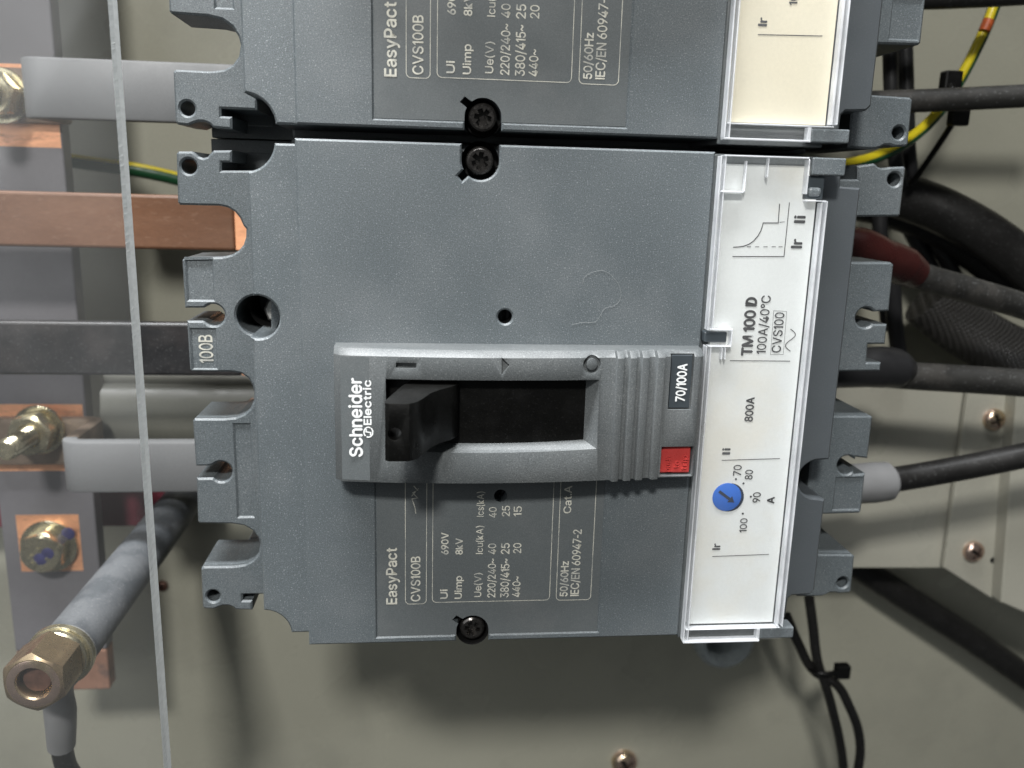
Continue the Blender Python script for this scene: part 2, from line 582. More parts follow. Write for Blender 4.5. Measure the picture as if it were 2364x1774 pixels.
def hex_nut_mesh(r_corner, h, hole_r, origin, axis=(0, 0, 1), hole_depth=None, turn=0.0):
    """hexagon with chamfered front corners and a bore"""
    bm = bmesh.new()
    n = 48
    rf = r_corner * math.cos(math.pi / 6)
    q = Vector((0, 0, 1)).rotation_difference(Vector(axis).normalized())
    rings = []

    def hexr(t):
        a = (t - turn) % (math.pi / 3) - math.pi / 6
        return rf / math.cos(a)
    hd = h if hole_depth is None else hole_depth
    rows = [('hex', 0.0, 0), ('hexc', h * 0.90, 0), ('c', h, rf * 0.93), ('c', h, hole_r * 1.12), ('c', h - hole_r * 0.15, hole_r), ('c', h - hd, hole_r)]
    for kind, z, r in rows:
        ring = []
        for i in range(n):
            t = 2 * math.pi * i / n
            if kind == 'hex':
                rr, zz = hexr(t), z
            elif kind == 'hexc':
                rr = hexr(t)
                zz = h - (rr - rf * 0.93) * 0.62
            else:
                rr, zz = r, z
            ring.append(bm.verts.new(q @ Vector((rr * math.cos(t) * S, rr * math.sin(t) * S, zz * S)) + Vector(origin) * S))
        rings.append(ring)
    for a, b in zip(rings, rings[1:]):
        for i in range(n):
            j = (i + 1) % n
            bm.faces.new((a[i], a[j], b[j], b[i]))
    bm.faces.new(rings[0][::-1])
    bm.faces.new(rings[-1])
    bmesh.ops.recalc_face_normals(bm, faces=bm.faces[:])
    me = bpy.data.meshes.new('nut')
    bm.to_mesh(me)
    bm.free()
    return smooth(me, 25)


# ------------------------------------------------------------------ lettering: flat print collected into one mesh per panel
try:      # the plain sans serif that ships inside Blender; its built-in face otherwise
    SANS = bpy.data.fonts.load(os.path.join(bpy.utils.system_resource('DATAFILES'), 'fonts', 'Inter.woff2'))
except Exception:
    SANS = None


def text_mesh(s):
    cu = bpy.data.curves.new('print', 'FONT')
    if SANS:
        cu.font = SANS
    cu.body = s
    cu.size = 1.0
    cu.resolution_u = 4
    o = bpy.data.objects.new('print', cu)
    COL.objects.link(o)
    return grab(o)


_h = text_mesh('H')
CAP = max(v.co.y for v in _h.vertices)
bpy.data.meshes.remove(_h)
GLYPHS = {}
SOLID = {'1': [(0.0, 0.70), (0.0, 0.80), (0.20, 1.0), (0.33, 1.0), (0.33, 0.0), (0.19, 0.0), (0.19, 0.82)],
         'I': [(0.0, 0.0), (0.14, 0.0), (0.14, 1.0), (0.0, 1.0)],
         'l': [(0.0, 0.0), (0.12, 0.0), (0.12, 1.0), (0.0, 1.0)]}


def glyph(ch):
    """outline of one character, cap height 1, starting at x = 0: (points, faces, width)"""
    if ch not in GLYPHS:
        if ch in SOLID:
            P, Fc = SOLID[ch], [list(range(len(SOLID[ch])))]
        else:
            me = text_mesh('O' if ch == '0' else ch)
            P = [(v.co.x / CAP, v.co.y / CAP) for v in me.vertices]
            Fc = [list(p.vertices) for p in me.polygons]
            bpy.data.meshes.remove(me)
            x0 = min(p[0] for p in P)
            k = 0.78 if ch == '0' else 1.0
            P = [((p[0] - x0) * k, p[1]) for p in P]
        GLYPHS[ch] = (P, Fc, max(p[0] for p in P))
    return GLYPHS[ch]


class Print:
    def __init__(self):
        self.bm = bmesh.new()

    def text(self, s, xb, ys, ye, cap, z, bold=0.0, lift=0.07):
        """text reading up the picture: baseline at xb, from ys to ye, cap height in picture pixels"""
        a, b = at(xb, ys, z), at(xb, ye, z)
        e = at(xb - cap, (ys + ye) / 2, z)
        m_ = at(xb, (ys + ye) / 2, z)
        length, caph = b[1] - a[1], m_[0] - e[0]
        gap = 0.15
        x, run = 0.0, []
        for ch in s:
            if ch == ' ':
                x += 0.34
                continue
            P, Fc, w = glyph(ch)
            g = 0.04 if ch in "/.~-" else gap / 2
            x += g
            run.append((P, Fc, x))
            x += w + g
        x0 = run[0][2]
        x1 = run[-1][2] + max(p[0] for p in run[-1][0])
        kx, ky = length / (x1 - x0), caph
        base = (a[0] + b[0]) / 2
        # heavier weights are overprinted with small shifts
        shifts = [(0, 0)] if bold <= 0 else [(0, 0), (bold, 0), (-bold, 0), (0, bold), (0, -bold)]
        for k, (dx, dy) in enumerate(shifts):
            for P, Fc, gx in run:
                vs = [self.bm.verts.new(((base - (p[1] + dy) * ky) * S, (a[1] + (p[0] + gx - x0) * kx + dx * ky) * S, (z + lift + k * 0.008) * S)) for p in P]
                for f in Fc:
                    self.bm.faces.new([vs[q] for q in f])

    def line(self, P, w, z, lift=0.07, closed=False):
        """a stroke of width w (mm) through points P (mm)"""
        n = len(P)
        P = [Vector((p[0], p[1])) for p in P]
        L_, R_ = [], []
        for i, p in enumerate(P):
            if closed:
                d0, d1 = (p - P[i - 1]).normalized(), (P[(i + 1) % n] - p).normalized()
            else:
                d0 = (p - P[i - 1]).normalized() if i else (P[1] - p).normalized()
                d1 = (P[i + 1] - p).normalized() if i < n - 1 else d0
            t = (d0 + d1)
            t = t.normalized() if t.length > 1e-6 else d0
            nn = Vector((-t.y, t.x))
            k = w / 2 / max(0.5, nn.dot(Vector((-d0.y, d0.x))))
            L_.append(self.bm.verts.new(((p.x + nn.x * k) * S, (p.y + nn.y * k) * S, (z + lift) * S)))
            R_.append(self.bm.verts.new(((p.x - nn.x * k) * S, (p.y - nn.y * k) * S, (z + lift) * S)))
        for i in range(n if closed else n - 1):
            j = (i + 1) % n
            self.bm.faces.new((L_[i], R_[i], R_[j], L_[j]))

    def disc(self, c, r, z, lift=0.07, n=16):
        self.bm.faces.new([self.bm.verts.new((x * S, y * S, (z + lift) * S)) for x, y in circ(c, r, n)])

    def ring(self, c, r, w, z, lift=0.07):
        self.line(circ(c, r, 30), w, z, lift, True)

    def done(self, name, m, parent):
        bmesh.ops.recalc_face_normals(self.bm, faces=self.bm.faces[:])
        me = bpy.data.meshes.new('lettering')
        self.bm.to_mesh(me)
        self.bm.free()
        return link(name, me, m, parent)


def copy_tree(o, parent=None):
    c = o.copy()
    COL.objects.link(c)
    c.parent = parent
    for ch in list(o.children):
        copy_tree(ch, c)
    return c


# ================================================================== the setting
PLATE_Z = -150.0
back = box('cabinet_back_panel', -330, -330, PLATE_Z - 3, 400, 260, PLATE_Z, PANEL, None, 0.3)
tag(back, 'grey-green painted sheet metal back panel of the cabinet', None, None, 'structure')

blocker = box('unseen_light_blocker', -330, 226, PLATE_Z, 400, 229, -15, PANEL, None, 0.3)  # unseen, added above the view to keep lamp light off the back panel
tag(blocker, 'unseen grey-green sheet metal roof of the cabinet above the breakers', None, None, 'structure')


def pan_screw(name, c, z, r, m, parent, turn=0.3):
    prof = [(0, 0), (r, 0), (r, r * 0.25)] + [(r * math.cos(t), r * 0.25 + r * 0.55 * math.sin(t)) for t in [i * math.pi / 2 / 7 for i in range(1, 7)]] + [(0, r * 0.80)]
    me = lathe_mesh(prof, 32, (c[0], c[1], z))
    cuts = []
    for a in (turn, turn + math.pi / 2):
        cb = box_mesh(-r * 0.62, -r * 0.15, r * 0.35, r * 0.62, r * 0.15, r * 1.4, 0)
        cb.transform(Matrix.Translation(Vector((c[0], c[1], z)) * S) @ Matrix.Rotation(a, 4, 'Z'))
        cuts.append(cb)
    me = boolean(me, cuts)
    o = link(name, smooth(me, 30), m, parent)
    fl = [box_mesh(-r * 0.6, -r * 0.14, r * 0.30, r * 0.6, r * 0.14, r * 0.38, 0) for _ in range(2)]
    for k, f in enumerate(fl):
        f.transform(Matrix.Translation(Vector((c[0], c[1], z + 0.02 * k)) * S) @ Matrix.Rotation(turn + k * math.pi / 2, 4, 'Z'))
    link('recess_shade', join_meshes(fl), BLACKIN, o)  # black boxes paint the shade inside the cross slots
    return o


sc = pan_screw('screw', at(1440, 1757, PLATE_Z), PLATE_Z, 5.6, ZINCPINK, back, 0.5)
pan_screw('screw', at(375, 1352, PLATE_Z), PLATE_Z, 2.2, RUST, back, 0.2)

# ================================================================== the circuit breaker
ZL, ZM = -16.8, -5.0          # terminal shoulders, stepped rim; the main face is 0
BX0, BX1 = -50.0, 73.3        # stepped rim
A_, B_, C_, D_ = (0, 0), (0, 425), (0, 850), (0, 1249)
E_, F_, G_, H_ = (1664, 0), (1664, 425), (1664, 850), (1664, 1249)


def cr(z, o, lst):
    return pts(z, lst, o[0], o[1])


def make_breaker():
    root = empty('circuit_breaker')

    # ---- deep body behind everything
    body = box('housing', -44.0, -53.1, -86, 67.5, 53.1, -20.4, SLATE2, root, 0.6)
    for y_ in (50.6, -50.6):
        box('side_wall', -63.0, min(y_ * 0.978, y_ * 1.049), -86, -43.0, max(y_ * 0.978, y_ * 1.049), -32.2, SLATE2, body, 0.2)

    for yl in (33.2, -0.9, -34.5):
        bt = lathe('terminal_bolt', [(0, 4.2), (2.4, 4.0), (3.6, 3.0), (3.9, 1.6), (3.9, 0), (5.6, 0), (5.6, -1.2), (0, -1.2)], (-49.0, yl, -66.6), STEEL, body, 28)
    # ---- left terminal shoulder: one notched outline
    left = []
    left += cr(ZL, A_, [(1990, 1246), (1800, 1246), (1615, 1246), (1615, 1186), (1690, 1186), (1690, 1098), (1556, 1099), (1535, 1118), (1512, 1146), (1480, 1155),
                        (1445, 1143), (1415, 1116), (1400, 1106), (1300, 1106), (1285, 1122), (1296, 1478), (1310, 1496), (1480, 1500), (1600, 1502), (1660, 1515), (1710, 1545), (1748, 1590), (1775, 1650)])
    left += cr(ZL, B_, [(1795, 330), (1793, 390), (1775, 445), (1740, 487), (1690, 517), (1620, 534), (1345, 540), (1327, 556), (1348, 905), (1470, 905)])
    kc = at(B_[0] + 1555 / 3.16, B_[1] + 957 / 3.16, ZL)
    left += circ(kc, 2.35, 18, math.radians(140), math.radians(-140), True)
    left += cr(ZL, B_, [(1478, 1000), (1362, 1000), (1384, 1355), (1395, 1368), (1690, 1372), (1760, 1384), (1810, 1418), (1840, 1470)])
    left += cr(ZL, C_, [(1854, 180), (1850, 240), (1825, 295), (1785, 335), (1720, 362), (1640, 370), (1418, 370), (1405, 386), (1427, 716), (1512, 716)])
    kc2 = at(C_[0] + 1613 / 3.16, C_[1] + 757 / 3.16, ZL)
    left += circ(kc2, 2.35, 18, math.radians(140), math.radians(-140), True)
    left += cr(ZL, C_, [(1536, 803), (1433, 805), (1442, 1122), (1455, 1136), (1690, 1138), (1780, 1152), (1845, 1190), (1885, 1245), (1897, 1290), (1885, 1355), (1845, 1405), (1790, 1435), (1700, 1448), (1480, 1450), (1465, 1466)])
    left += cr(ZL, D_, [(1478, 485), (1490, 498), (1560, 500), (1590, 487), (1620, 476), (1660, 474), (1695, 484), (1720, 505), (1840, 508), (1840, 437), (1770, 437), (1770, 394), (1930, 392), (2000, 392)])
    h1 = at(A_[0] + 1377 / 3.16, A_[1] + 1215 / 3.16, ZL)
    h4 = at(D_[0] + 1555 / 3.16, D_[1] + 405 / 3.16, ZL)
    hb = at(592.5, 729, ZL)
    holes = [circ(h1, 1.55, 24), circ(h4, 1.45, 24), circ(hb, 4.3, 36)]
    rec = [cr(ZL, B_, [(1355, 550), (1545, 550), (1552, 845), (1375, 845)]),
           cr(ZL, B_, [(1390, 1065), (1570, 1065), (1578, 1346), (1408, 1346)]),
           cr(ZL, C_, [(1706, 415), (1822, 415), (1846, 1083), (1738, 1083)])]
    rec = [rect(min(p[0] for p in r_) + .15, min(p[1] for p in r_), max(p[0] for p in r_) - .15, max(p[1] for p in r_)) for r_ in rec]
    m1 = prism_mesh(left, holes + rec, ZL - 1.0, ZL, 0.42)
    m2 = prism_mesh(left, holes, -32.0, ZL - 0.45, 0.1)
    sh = link('terminal_shoulder', flat(join_meshes([m1, m2])), SLATE, root)
    for yc in (-51 + 4, -17.5, 17.5, 51 - 4):
        hh = 6.4 if abs(yc) > 30 else 10.2
        box('barrier_wall', -58.5, max(-50.5, yc - hh), -40, -49.5, min(50.5, yc + hh), -32.1, SLATE2, sh, 0.3)
    pr = Print()
    pr.text('100B', B_[0] + 1552 / 3.16, B_[1] + 1305 / 3.16, B_[1] + 1103 / 3.16, 31, ZL - 0.45, 0.02)
    pr.done('lettering', BEIGEINK, sh)

    # ---- right terminal shoulder
    right = []
    right += cr(ZL, E_, [(860, 1310), (1000, 1310), (1000, 1213), (1120, 1194), (1138, 1205), (1150, 1220), (1175, 1228), (1205, 1226), (1240, 1220), (1340, 1216), (1352, 1230), (1312, 1568), (1300, 1580)])
    right += cr(ZL, F_, [(1000, 240), (900, 240), (880, 572), (1245, 573), (1264, 592), (1230, 928), (1135, 932)])
    kr = at(F_[0] + 1058 / 3.16, F_[1] + 976 / 3.16, ZL)
    right += circ(kr, 2.35, 20, math.radians(35), math.radians(325), True)
    right += cr(ZL, F_, [(1118, 1024), (1217, 1024), (1202, 1170), (1078, 1170), (1066, 1302), (1172, 1304), (1166, 1366), (780, 1370)])
    right += cr(ZL, G_, [(740, 350), (1098, 350), (1110, 362), (1074, 662), (985, 650)])
    kr2 = at(G_[0] + 922 / 3.16, G_[1] + 710 / 3.16, ZL)
    right += circ(kr2, 2.35, 20, math.radians(35), math.radians(325), True)
    right += cr(ZL, G_, [(965, 778), (1056, 770), (1026, 1046), (1012, 1060), (660, 1072), (640, 1360), (962, 1362), (978, 1376)])
    right += cr(ZL, H_, [(953, 368), (940, 381), (865, 386), (835, 379), (800, 380), (770, 396), (740, 406), (680, 408), (560, 408)])
    hr1 = at(E_[0] + 1268 / 3.16, E_[1] + 1310 / 3.16, ZL)
    hr4 = at(H_[0] + 890 / 3.16, H_[1] + 306 / 3.16, ZL)
    rr = cr(ZL, G_, [(850, 808), (1028, 808), (1008, 1028), (850, 1028)])
    rr = rect(rr[0][0], rr[2][1], rr[1][0], rr[0][1])
    m1 = prism_mesh(right, [circ(hr1, 1.5, 24), circ(hr4, 1.4, 24), rr], ZL - 1.0, ZL, 0.42)
    m2 = prism_mesh(right, [circ(hr1, 1.5, 24), circ(hr4, 1.4, 24)], -44.0, ZL - 0.35, 0.1)
    link('terminal_shoulder', flat(join_meshes([m1, m2])), SLATE, root)

    # ---- stepped rim round the face
    c0 = (BX0 - 0.8, 51.9)
    rim = circ(c0, 6.0, 10, math.radians(-5), math.radians(-83), True)            # hollow corner, upper end
    bh = at(594, 733, ZM)
    rim += [(BX0, bh[1] + 4.2)]
    rim += circ(bh, 4.35, 18, math.radians(97), math.radians(-112), True)         # scallop round the deep screw hole
    rim += [(BX0 - 0.4, bh[1] - 4.6)]
    rim += [(BX0 - 0.4, -46.0)]
    c1 = (BX0 - 0.6, -51.9)
    rim += circ(c1, 5.9, 10, math.radians(85), math.radians(4), True)
    rim += [(62.2, -51.6), (66.3, -51.6)] + [(67.0, -50.6), (67.2, -46.0), (68.0, -45.2), (BX1 - 1.0, -45.0), (BX1, -44.0)]
    nh = at(1884, 1107, ZM)
    rim += [(BX1, nh[1] - 4.9)]
    rim += circ((nh[0] + 0.4, nh[1]), 4.5, 18, math.radians(-88), math.radians(-272), True)
    rim += [(BX1, nh[1] + 4.6), (BX1, 46.2), (69.0, 46.4), (68.6, 50.6), (67.8, 51.4), (62.4, 51.6)]
    k = rim.index((62.2, -51.6))
    prism('front_rim', rim[:k] + [(0, -51.6), (0, 51.6)], [], -20.0, ZM, SLATE, root, 0.4)
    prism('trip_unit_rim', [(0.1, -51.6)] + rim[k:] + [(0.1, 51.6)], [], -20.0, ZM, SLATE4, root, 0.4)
    lathe('screw_shaft', [(4.6, -20.2), (4.6, -44), (0, -44)], (bh[0], bh[1], 0), BLACKIN, root, 28)
    lathe('terminal_screw', [(0, 3.2), (1.5, 3.4), (2.7, 3.4), (3.3, 2.6), (3.3, 0)], (bh[0] + 1.0, bh[1] - 1.2, -27), STEEL, root, 8)

    # ---- main face with screw notches and the shallow rating panel
    s_top = at(1108, 372, -1.5)
    s_bot = at(1090, 1449, -1.5)
    face = [(-40.3, -51.7), (s_bot[0] - 3.5, -51.7)]
    # lower notch (open to the lower edge), with its little locking step
    face += [(s_bot[0] - 3.5, s_bot[1])] + circ(s_bot, 3.5, 5, math.radians(180), math.radians(152), True)[1:]
    face += [(s_bot[0] - 4.4, s_bot[1] + 2.6), (s_bot[0] - 3.5, s_bot[1] + 3.6)]
    face += circ(s_bot, 3.5, 12, math.radians(128), 0, True)
    face += [(s_bot[0] + 3.5, -51.7), (40.3, -51.7), (40.3, 52.2)]
    face += [(s_top[0] + 3.6, 52.2), (s_top[0] + 3.6, s_top[1])] + circ(s_top, 3.6, 12, 0, math.radians(-128), True)[1:]
    face += [(s_top[0] - 3.4, s_top[1] - 3.9), (s_top[0] - 4.3, s_top[1] - 2.9)]
    face += circ(s_top, 3.6, 5, math.radians(-152), math.radians(-180), True)
    face += [(s_top[0] - 3.6, 52.2), (-40.3, 52.2)]
    ph1, ph2 = at(1166, 732, 0), at(1156, 1146, 0)
    panel = rect(-25.9, -50.15, 21.9, -6.0)
    pins = [circ(ph1, 1.42, 22), circ(ph2, 1.38, 22)]
    # the lower pin hole lies inside the rating panel, so only the floor is pierced there
    xl, xr = s_bot[0] - 3.5, s_bot[0] + 3.5
    bay = [(-40.3, -51.7), (xl, -51.7), (xl, -50.15), (-25.9, -50.15), (-25.9, -6.0), (21.9, -6.0), (21.9, -50.15), (xr, -50.15), (xr, -51.7), (40.3, -51.7), (40.3, 52.2)]
    bay += face[face.index((s_top[0] + 3.6, 52.2)):]
    m1 = prism_mesh(bay, [pins[0]], -1.2, 0.0, 0.38)
    m2 = prism_mesh(face, pins, -19.0, -0.35, 0.08)
    fp = link('front_panel', flat(join_meshes([m1, m2])), SLATE, root)
    for c, a in ((s_top, 0.35), (s_bot, 0.9)):
        r = 2.75
        me = lathe_mesh([(0, -0.9), (r * 0.78, -0.85), (r * 0.92, -1.1), (r, -1.6), (r, -6)], 32, (c[0], c[1], 0))
        cuts = []
        for q in range(3):
            cb = box_mesh(-r * 0.60, -r * 0.17, -2.6, r * 0.60, r * 0.17, 1.0, 0)
            cb.transform(Matrix.Translation(Vector((c[0], c[1], 0)) * S) @ Matrix.Rotation(a + q * math.pi / 3, 4, 'Z'))
            cuts.append(cb)
        me = boolean(me, cuts)
        link('screw', smooth(me, 30), SCREWBLK, fp)
        lathe('screw_well', [(r + 0.85, -0.6), (r + 0.85, -4.5), (0, -4.5)], (c[0], c[1], 0), BLACKIN, fp, 28)
    for c in (ph1, ph2):
        lathe('pin_hole_lining', [(1.40, -0.9), (1.40, -12), (0, -12)], (c[0], c[1], 0), BLACKIN, fp, 20)

    # printed rating text on the shallow panel
    zr = -0.26
    kb = face.index((s_bot[0] - 3.5, s_bot[1]))
    ke = face.index((40.3, -51.7))
    rp = [(-25.85, -50.1), (xl, -50.1)] + face[kb:ke - 1] + [(xr, -50.1), (21.85, -50.1), (21.85, -6.1), (-25.85, -6.1)]
    link('rating_panel', flat(prism_mesh(rp, [pins[1]], -0.8, zr, 0.02)), SLATE2, fp)
    pr = Print()
    pr.text('EasyPact', 916, 1394.6, 1265, 24, zr, 0.033)
    pr.text('CVS100B', 970, 1388, 1285, 21, zr, 0.021)
    pr.text('Ui', 1033, 1382, 1361, 16, zr, 0.036)
    pr.text('690V', 1035, 1280, 1230, 16, zr, 0.036)
    pr.text('Uimp', 1066, 1382, 1330, 16, zr, 0.030)
    pr.text('8kV', 1068, 1280, 1243, 16, zr, 0.033)
    pr.text('Ue(V)', 1111, 1378, 1323, 16, zr, 0.018)
    pr.text('Icu(kA)', 1115, 1279, 1214, 16, zr, 0.008)
    pr.text('Ics(kA)', 1117, 1193, 1135, 16, zr, 0.008)
    pr.text('220/240~', 1144, 1379, 1290, 18, zr, 0.018)
    pr.text('40', 1145, 1279, 1255, 18, zr, 0.015)
    pr.text('40', 1146, 1195, 1171, 17, zr, 0.008)
    pr.text('380/415~', 1175, 1379, 1290, 19, zr, 0.018)
    pr.text('25', 1176, 1279, 1254, 19, zr, 0.015)
    pr.text('25', 1177, 1192, 1168, 18, zr, 0.008)
    pr.text('440~', 1201, 1378, 1331, 18, zr, 0.015)
    pr.text('20', 1203, 1277, 1254, 18, zr, 0.015)
    pr.text('15', 1204, 1192, 1169, 18, zr, 0.008)
    pr.text('50/60Hz', 1311, 1376.5, 1296, 17, zr, 0.033)
    pr.text('Cat.A', 1319, 1185, 1122, 17, zr, 0.018)
    pr.text('IEC/EN 60947-2', 1339, 1375.6, 1223, 19, zr, 0.021)
    for xa, xb_, yb in ((936, 984, 1395), (998, 1268, 1391), (1283.5, 1363, 1386)):
        p0, p1 = at(xa, yb, zr), at(xb_, yb, zr)
        pr.line(rect(p0[0], p0[1], p1[0], -6.4, 0.9), 0.13, zr, closed=True)
    # breaker symbol in the narrow box
    q = [at(x, y, zr) for x, y in ((960, 1186), (958, 1172), (951, 1152), (964, 1150), (953, 1138), (964, 1132), (955, 1122))]
    pr.line(q, 0.16, zr)
    pr.line([at(950, 1146, zr), at(966, 1128, zr)], 0.14, zr)
    pr.done('lettering', BEIGEINK, fp)

    # ---- toggle surround: arched moulding with ribs, slot, tag pocket
    def zx(x):
        return 8.6 - ((x + 4.0) / 30.0) ** 2 * 2.1
    prof = [(-33.4, -0.6), (-33.4, 5.2), (-32.7, 5.9)]
    x = -32.0
    while x < 19.9:
        prof.append((x, zx(x)))
        x += 2.2
    ribs = [(1417, 1432), (1447, 1462), (1476, 1491), (1512, 1528)]
    zz = 7.1
    xs = [(at(a, 960, zz)[0], at(b, 960, zz)[0]) for a, b in ribs]
    prof.append((xs[0][0] - 0.25, zx(xs[0][0])))
    for i, (a, b) in enumerate(xs):
        top = 7.85 - i * 0.38
        prof += [(a, top + 0.35), (b, top + 0.2), (b + 0.15, top - 0.95)]
        if i < 3:
            prof += [(xs[i + 1][0] - 0.35, top - 1.05)]
    prof += [(38.6, 5.5), (39.4, 4.8), (39.7, -0.6)]
    bm = bmesh.new()
    rings = []
    for y_, dz in ((-12.6, 0.0), (12.55, 0.0), (13.75, 1.5)):
        rings.append([bm.verts.new((x_ * S, y_ * S, (z_ if z_ < 0 else max(1.0, z_ - dz)) * S)) for x_, z_ in prof])
    bm.faces.new(rings[0])
    bm.faces.new(rings[2][::-1])
    for a_, b_ in zip(rings, rings[1:]):
        for i_ in range(len(prof)):
            k_ = (i_ + 1) % len(prof)
            bm.faces.new((a_[i_], b_[i_], b_[k_], a_[k_]))
    bmesh.ops.recalc_face_normals(bm, faces=bm.faces[:])
    me = bpy.data.meshes.new('surround')
    bm.to_mesh(me)
    bm.free()
    sx0, sx1, sy0, sy1 = -23.4, 18.9, -6.2, 8.1
    cuts = [frustum_mesh((sx0, sy0 + 1.6, sx1 - 3.6, sy1), (sx0 - 0.05, sy0 - 0.45, sx1 + 0.6, sy1 + 0.1), 3.6, 9.6)]
    cuts.append(box_mesh(at(914, 844, 8)[0], at(914, 850, 8)[1], 6.7, at(961, 844, 8)[0], at(914, 838, 8)[1], 12, 0))      # the I mark
    tri = [at(1158, 825, 8.4), at(1176, 843, 8.4), at(1158, 866, 8.4)]
    cuts.append(prism_mesh(tri, [], 7.75, 12, 0.01))
    oc = at(1368, 843, 8.2)
    cuts.append(prism_mesh(circ(oc, 1.75, 30), [circ(oc, 1.1, 30)], 6.7, 12, 0.01))
    tg0, tg1 = at(1541, 946, 5.5), at(1604, 818, 5.5)
    cuts.append(box_mesh(tg0[0] - 0.05, tg0[1], 4.7, tg1[0] + 0.05, tg1[1], 9, 0))
    bt0, bt1 = at(1522, 1099, 5.5), at(1602, 1031, 5.5)
    cuts.append(box_mesh(bt0[0], bt0[1], 1.0, bt1[0], bt1[1], 9, 0))
    me = boolean(me, cuts)
    o = bpy.data.objects.new('work', me)
    COL.objects.link(o)
    bv = o.modifiers.new('bevel', 'BEVEL')
    bv.width = 0.30 * S
    bv.segments = 2
    bv.limit_method = 'ANGLE'
    bv.angle_limit = math.radians(38)
    bv.use_clamp_overlap = True
    me = grab(o)
    sur = link('toggle_surround', smooth(me, 30), SLATE3, root)
    # smooth name strip on its left end
    bm = bmesh.new()
    xs_ = [-32.0, -31.0, -29.5, -28.0, -26.6]
    rows = [[bm.verts.new((x_ * S, y_ * S, (zx(x_) + 0.03) * S)) for x_ in xs_] for y_ in (-12.2, 12.3)]
    for i in range(len(xs_) - 1):
        bm.faces.new((rows[0][i], rows[0][i + 1], rows[1][i + 1], rows[1][i]))
    me = bpy.data.meshes.new('strip')
    bm.to_mesh(me)
    bm.free()
    link('name_strip', me, SLATE2, sur)
    pr = Print()
    zs = zx(-28.4)
    pr.text('Schneider', 835.5, 1054, 874, 29, zs + 0.1, 0.045)
    pr.text('Electric', 856.5, 981, 878.5, 17, zs + 0.2, 0.055)
    ec = at(850.5, 998, zs + 0.2)
    za = zs + 0.2
    pr.line([(ec[0] + 0.84 * math.cos(t), ec[1] + 1.0 * math.sin(t)) for t in [math.radians(d) for d in range(60, 235, 12)]], 0.28, za)
    pr.line([(ec[0] + 0.84 * math.cos(t), ec[1] + 1.0 * math.sin(t)) for t in [math.radians(d) for d in range(245, 415, 12)]], 0.28, za)
    pr.line([(ec[0] - 0.40, ec[1] + 0.65), (ec[0] - 0.45, ec[1] + 0.1), (ec[0] + 0.0, ec[1]), (ec[0] + 0.45, ec[1] - 0.1), (ec[0] + 0.38, ec[1] - 0.65)], 0.26, za)
    pr.done('lettering', WHITEINK, sur)
    # rating tag
    tagp = box('rating_tag', tg0[0] + 0.25, tg0[1] + 0.25, 4.4, tg1[0] - 0.25, tg1[1] - 0.25, 5.25, DARKTAG, sur, 0.15)
    pr = Print()
    pr.text('70/100A', 1583, 926.6, 841, 21, 5.25, 0.045)
    pr.done('lettering', WHITEINK, tagp)
    # red trip button
    btn = box('trip_button', bt0[0] + 0.3, bt0[1] + 0.35, 1.2, bt1[0] - 0.3, bt1[1] - 0.15, 4.7, RED, sur, 0.3)
    for s_, xb_, ya, yb in (('push', 1547, 1088, 1054), ('to', 1567, 1080, 1064), ('trip', 1585, 1084, 1050)):
        pr = Print()
        pr.text(s_, xb_, ya, yb, 12, 4.7, 0.02, 0.10)
        o = pr.done('embossed_word', RED, btn)
        md = o.modifiers.new('relief', 'SOLIDIFY')
        md.thickness = 0.20 * S
        md.offset = 1
    # toggle: barrel in the slot and the leaning paddle
    bar = [(-24, 2.0)] + [(x_, zx(x_) - 3.6 + 0.6 * math.cos((x_ + 4) / 22)) for x_ in [-24 + 2 * i for i in range(21)]] + [(16.0, 2.0)]
    tg = link('toggle', smooth(xz_prism_mesh(bar, -5.6, 8.6), 30), BLACK, sur)
    pad = [(-18.6, 4.0), (-20.4, 9.5), (-23.0, 21.0), (-22.9, 22.4), (-22.2, 23.0), (-18.7, 23.0), (-17.3, 21.6), (-16.2, 18.8), (-15.0, 15.2), (-13.2, 12.2), (-11.0, 9.8), (-9.6, 7.4), (-9.4, 4.0)]
    me = xz_prism_mesh(pad, -3.3, 7.2)
    hk = at(911, 1003, 23)
    me = boolean(me, [lathe_mesh([(0, 12), (1.2, 12), (1.2, 30), (0, 30)], 24, (hk[0], hk[1], 0))])
    o = bpy.data.objects.new('work', me)
    COL.objects.link(o)
    bv = o.modifiers.new('bevel', 'BEVEL')
    bv.width = 0.32 * S
    bv.segments = 2
    bv.limit_method = 'ANGLE'
    bv.angle_limit = math.radians(50)
    me = grab(o)
    link('toggle_paddle', smooth(me, 35), BLACK, tg)

    # ---- trip unit: printed card under a hinged clear cover
    zc = 0.6
    bed = box('trip_unit_bed', 40.4, -52.7, -19, 62.0, 51.9, -0.9, SLATE2, root, 0.3)
    card = box('label_card', 41.9, -48.6, -0.7, 61.4, 50.0, zc, LABELW, root, 0.08)
    pr = Print()
    w = 0.17
    pr.line(cr(zc, F_, [(85, 530), (460, 530), (500, 135)]), w, zc)
    cv = [(90, 462), (130, 460), (170, 453), (205, 440), (240, 415), (270, 380), (290, 345), (302, 310), (308, 285), (418, 285), (428, 145)]
    pr.line(cr(zc, F_, cv), w * 1.15, zc)
    for a in (190, 250, 310, 370, 420):
        pr.line(cr(zc, F_, [(a, 459), (a + 30, 459)]), w * 0.8, zc)
    pr.line(cr(zc, F_, [(428, 280), (466, 277)]), w * 0.7, zc)
    pr.text('Ii', 1858, 515, 499, 24, zc, 0.042)
    pr.text('Ir', 1851, 573, 553, 24, zc, 0.042)
    pr.text('TM 100 D', 1741, 820.6, 687.7, 24, zc, 0.065)
    pr.text('100A/40°C', 1773, 817, 683, 21, zc, 0.018)
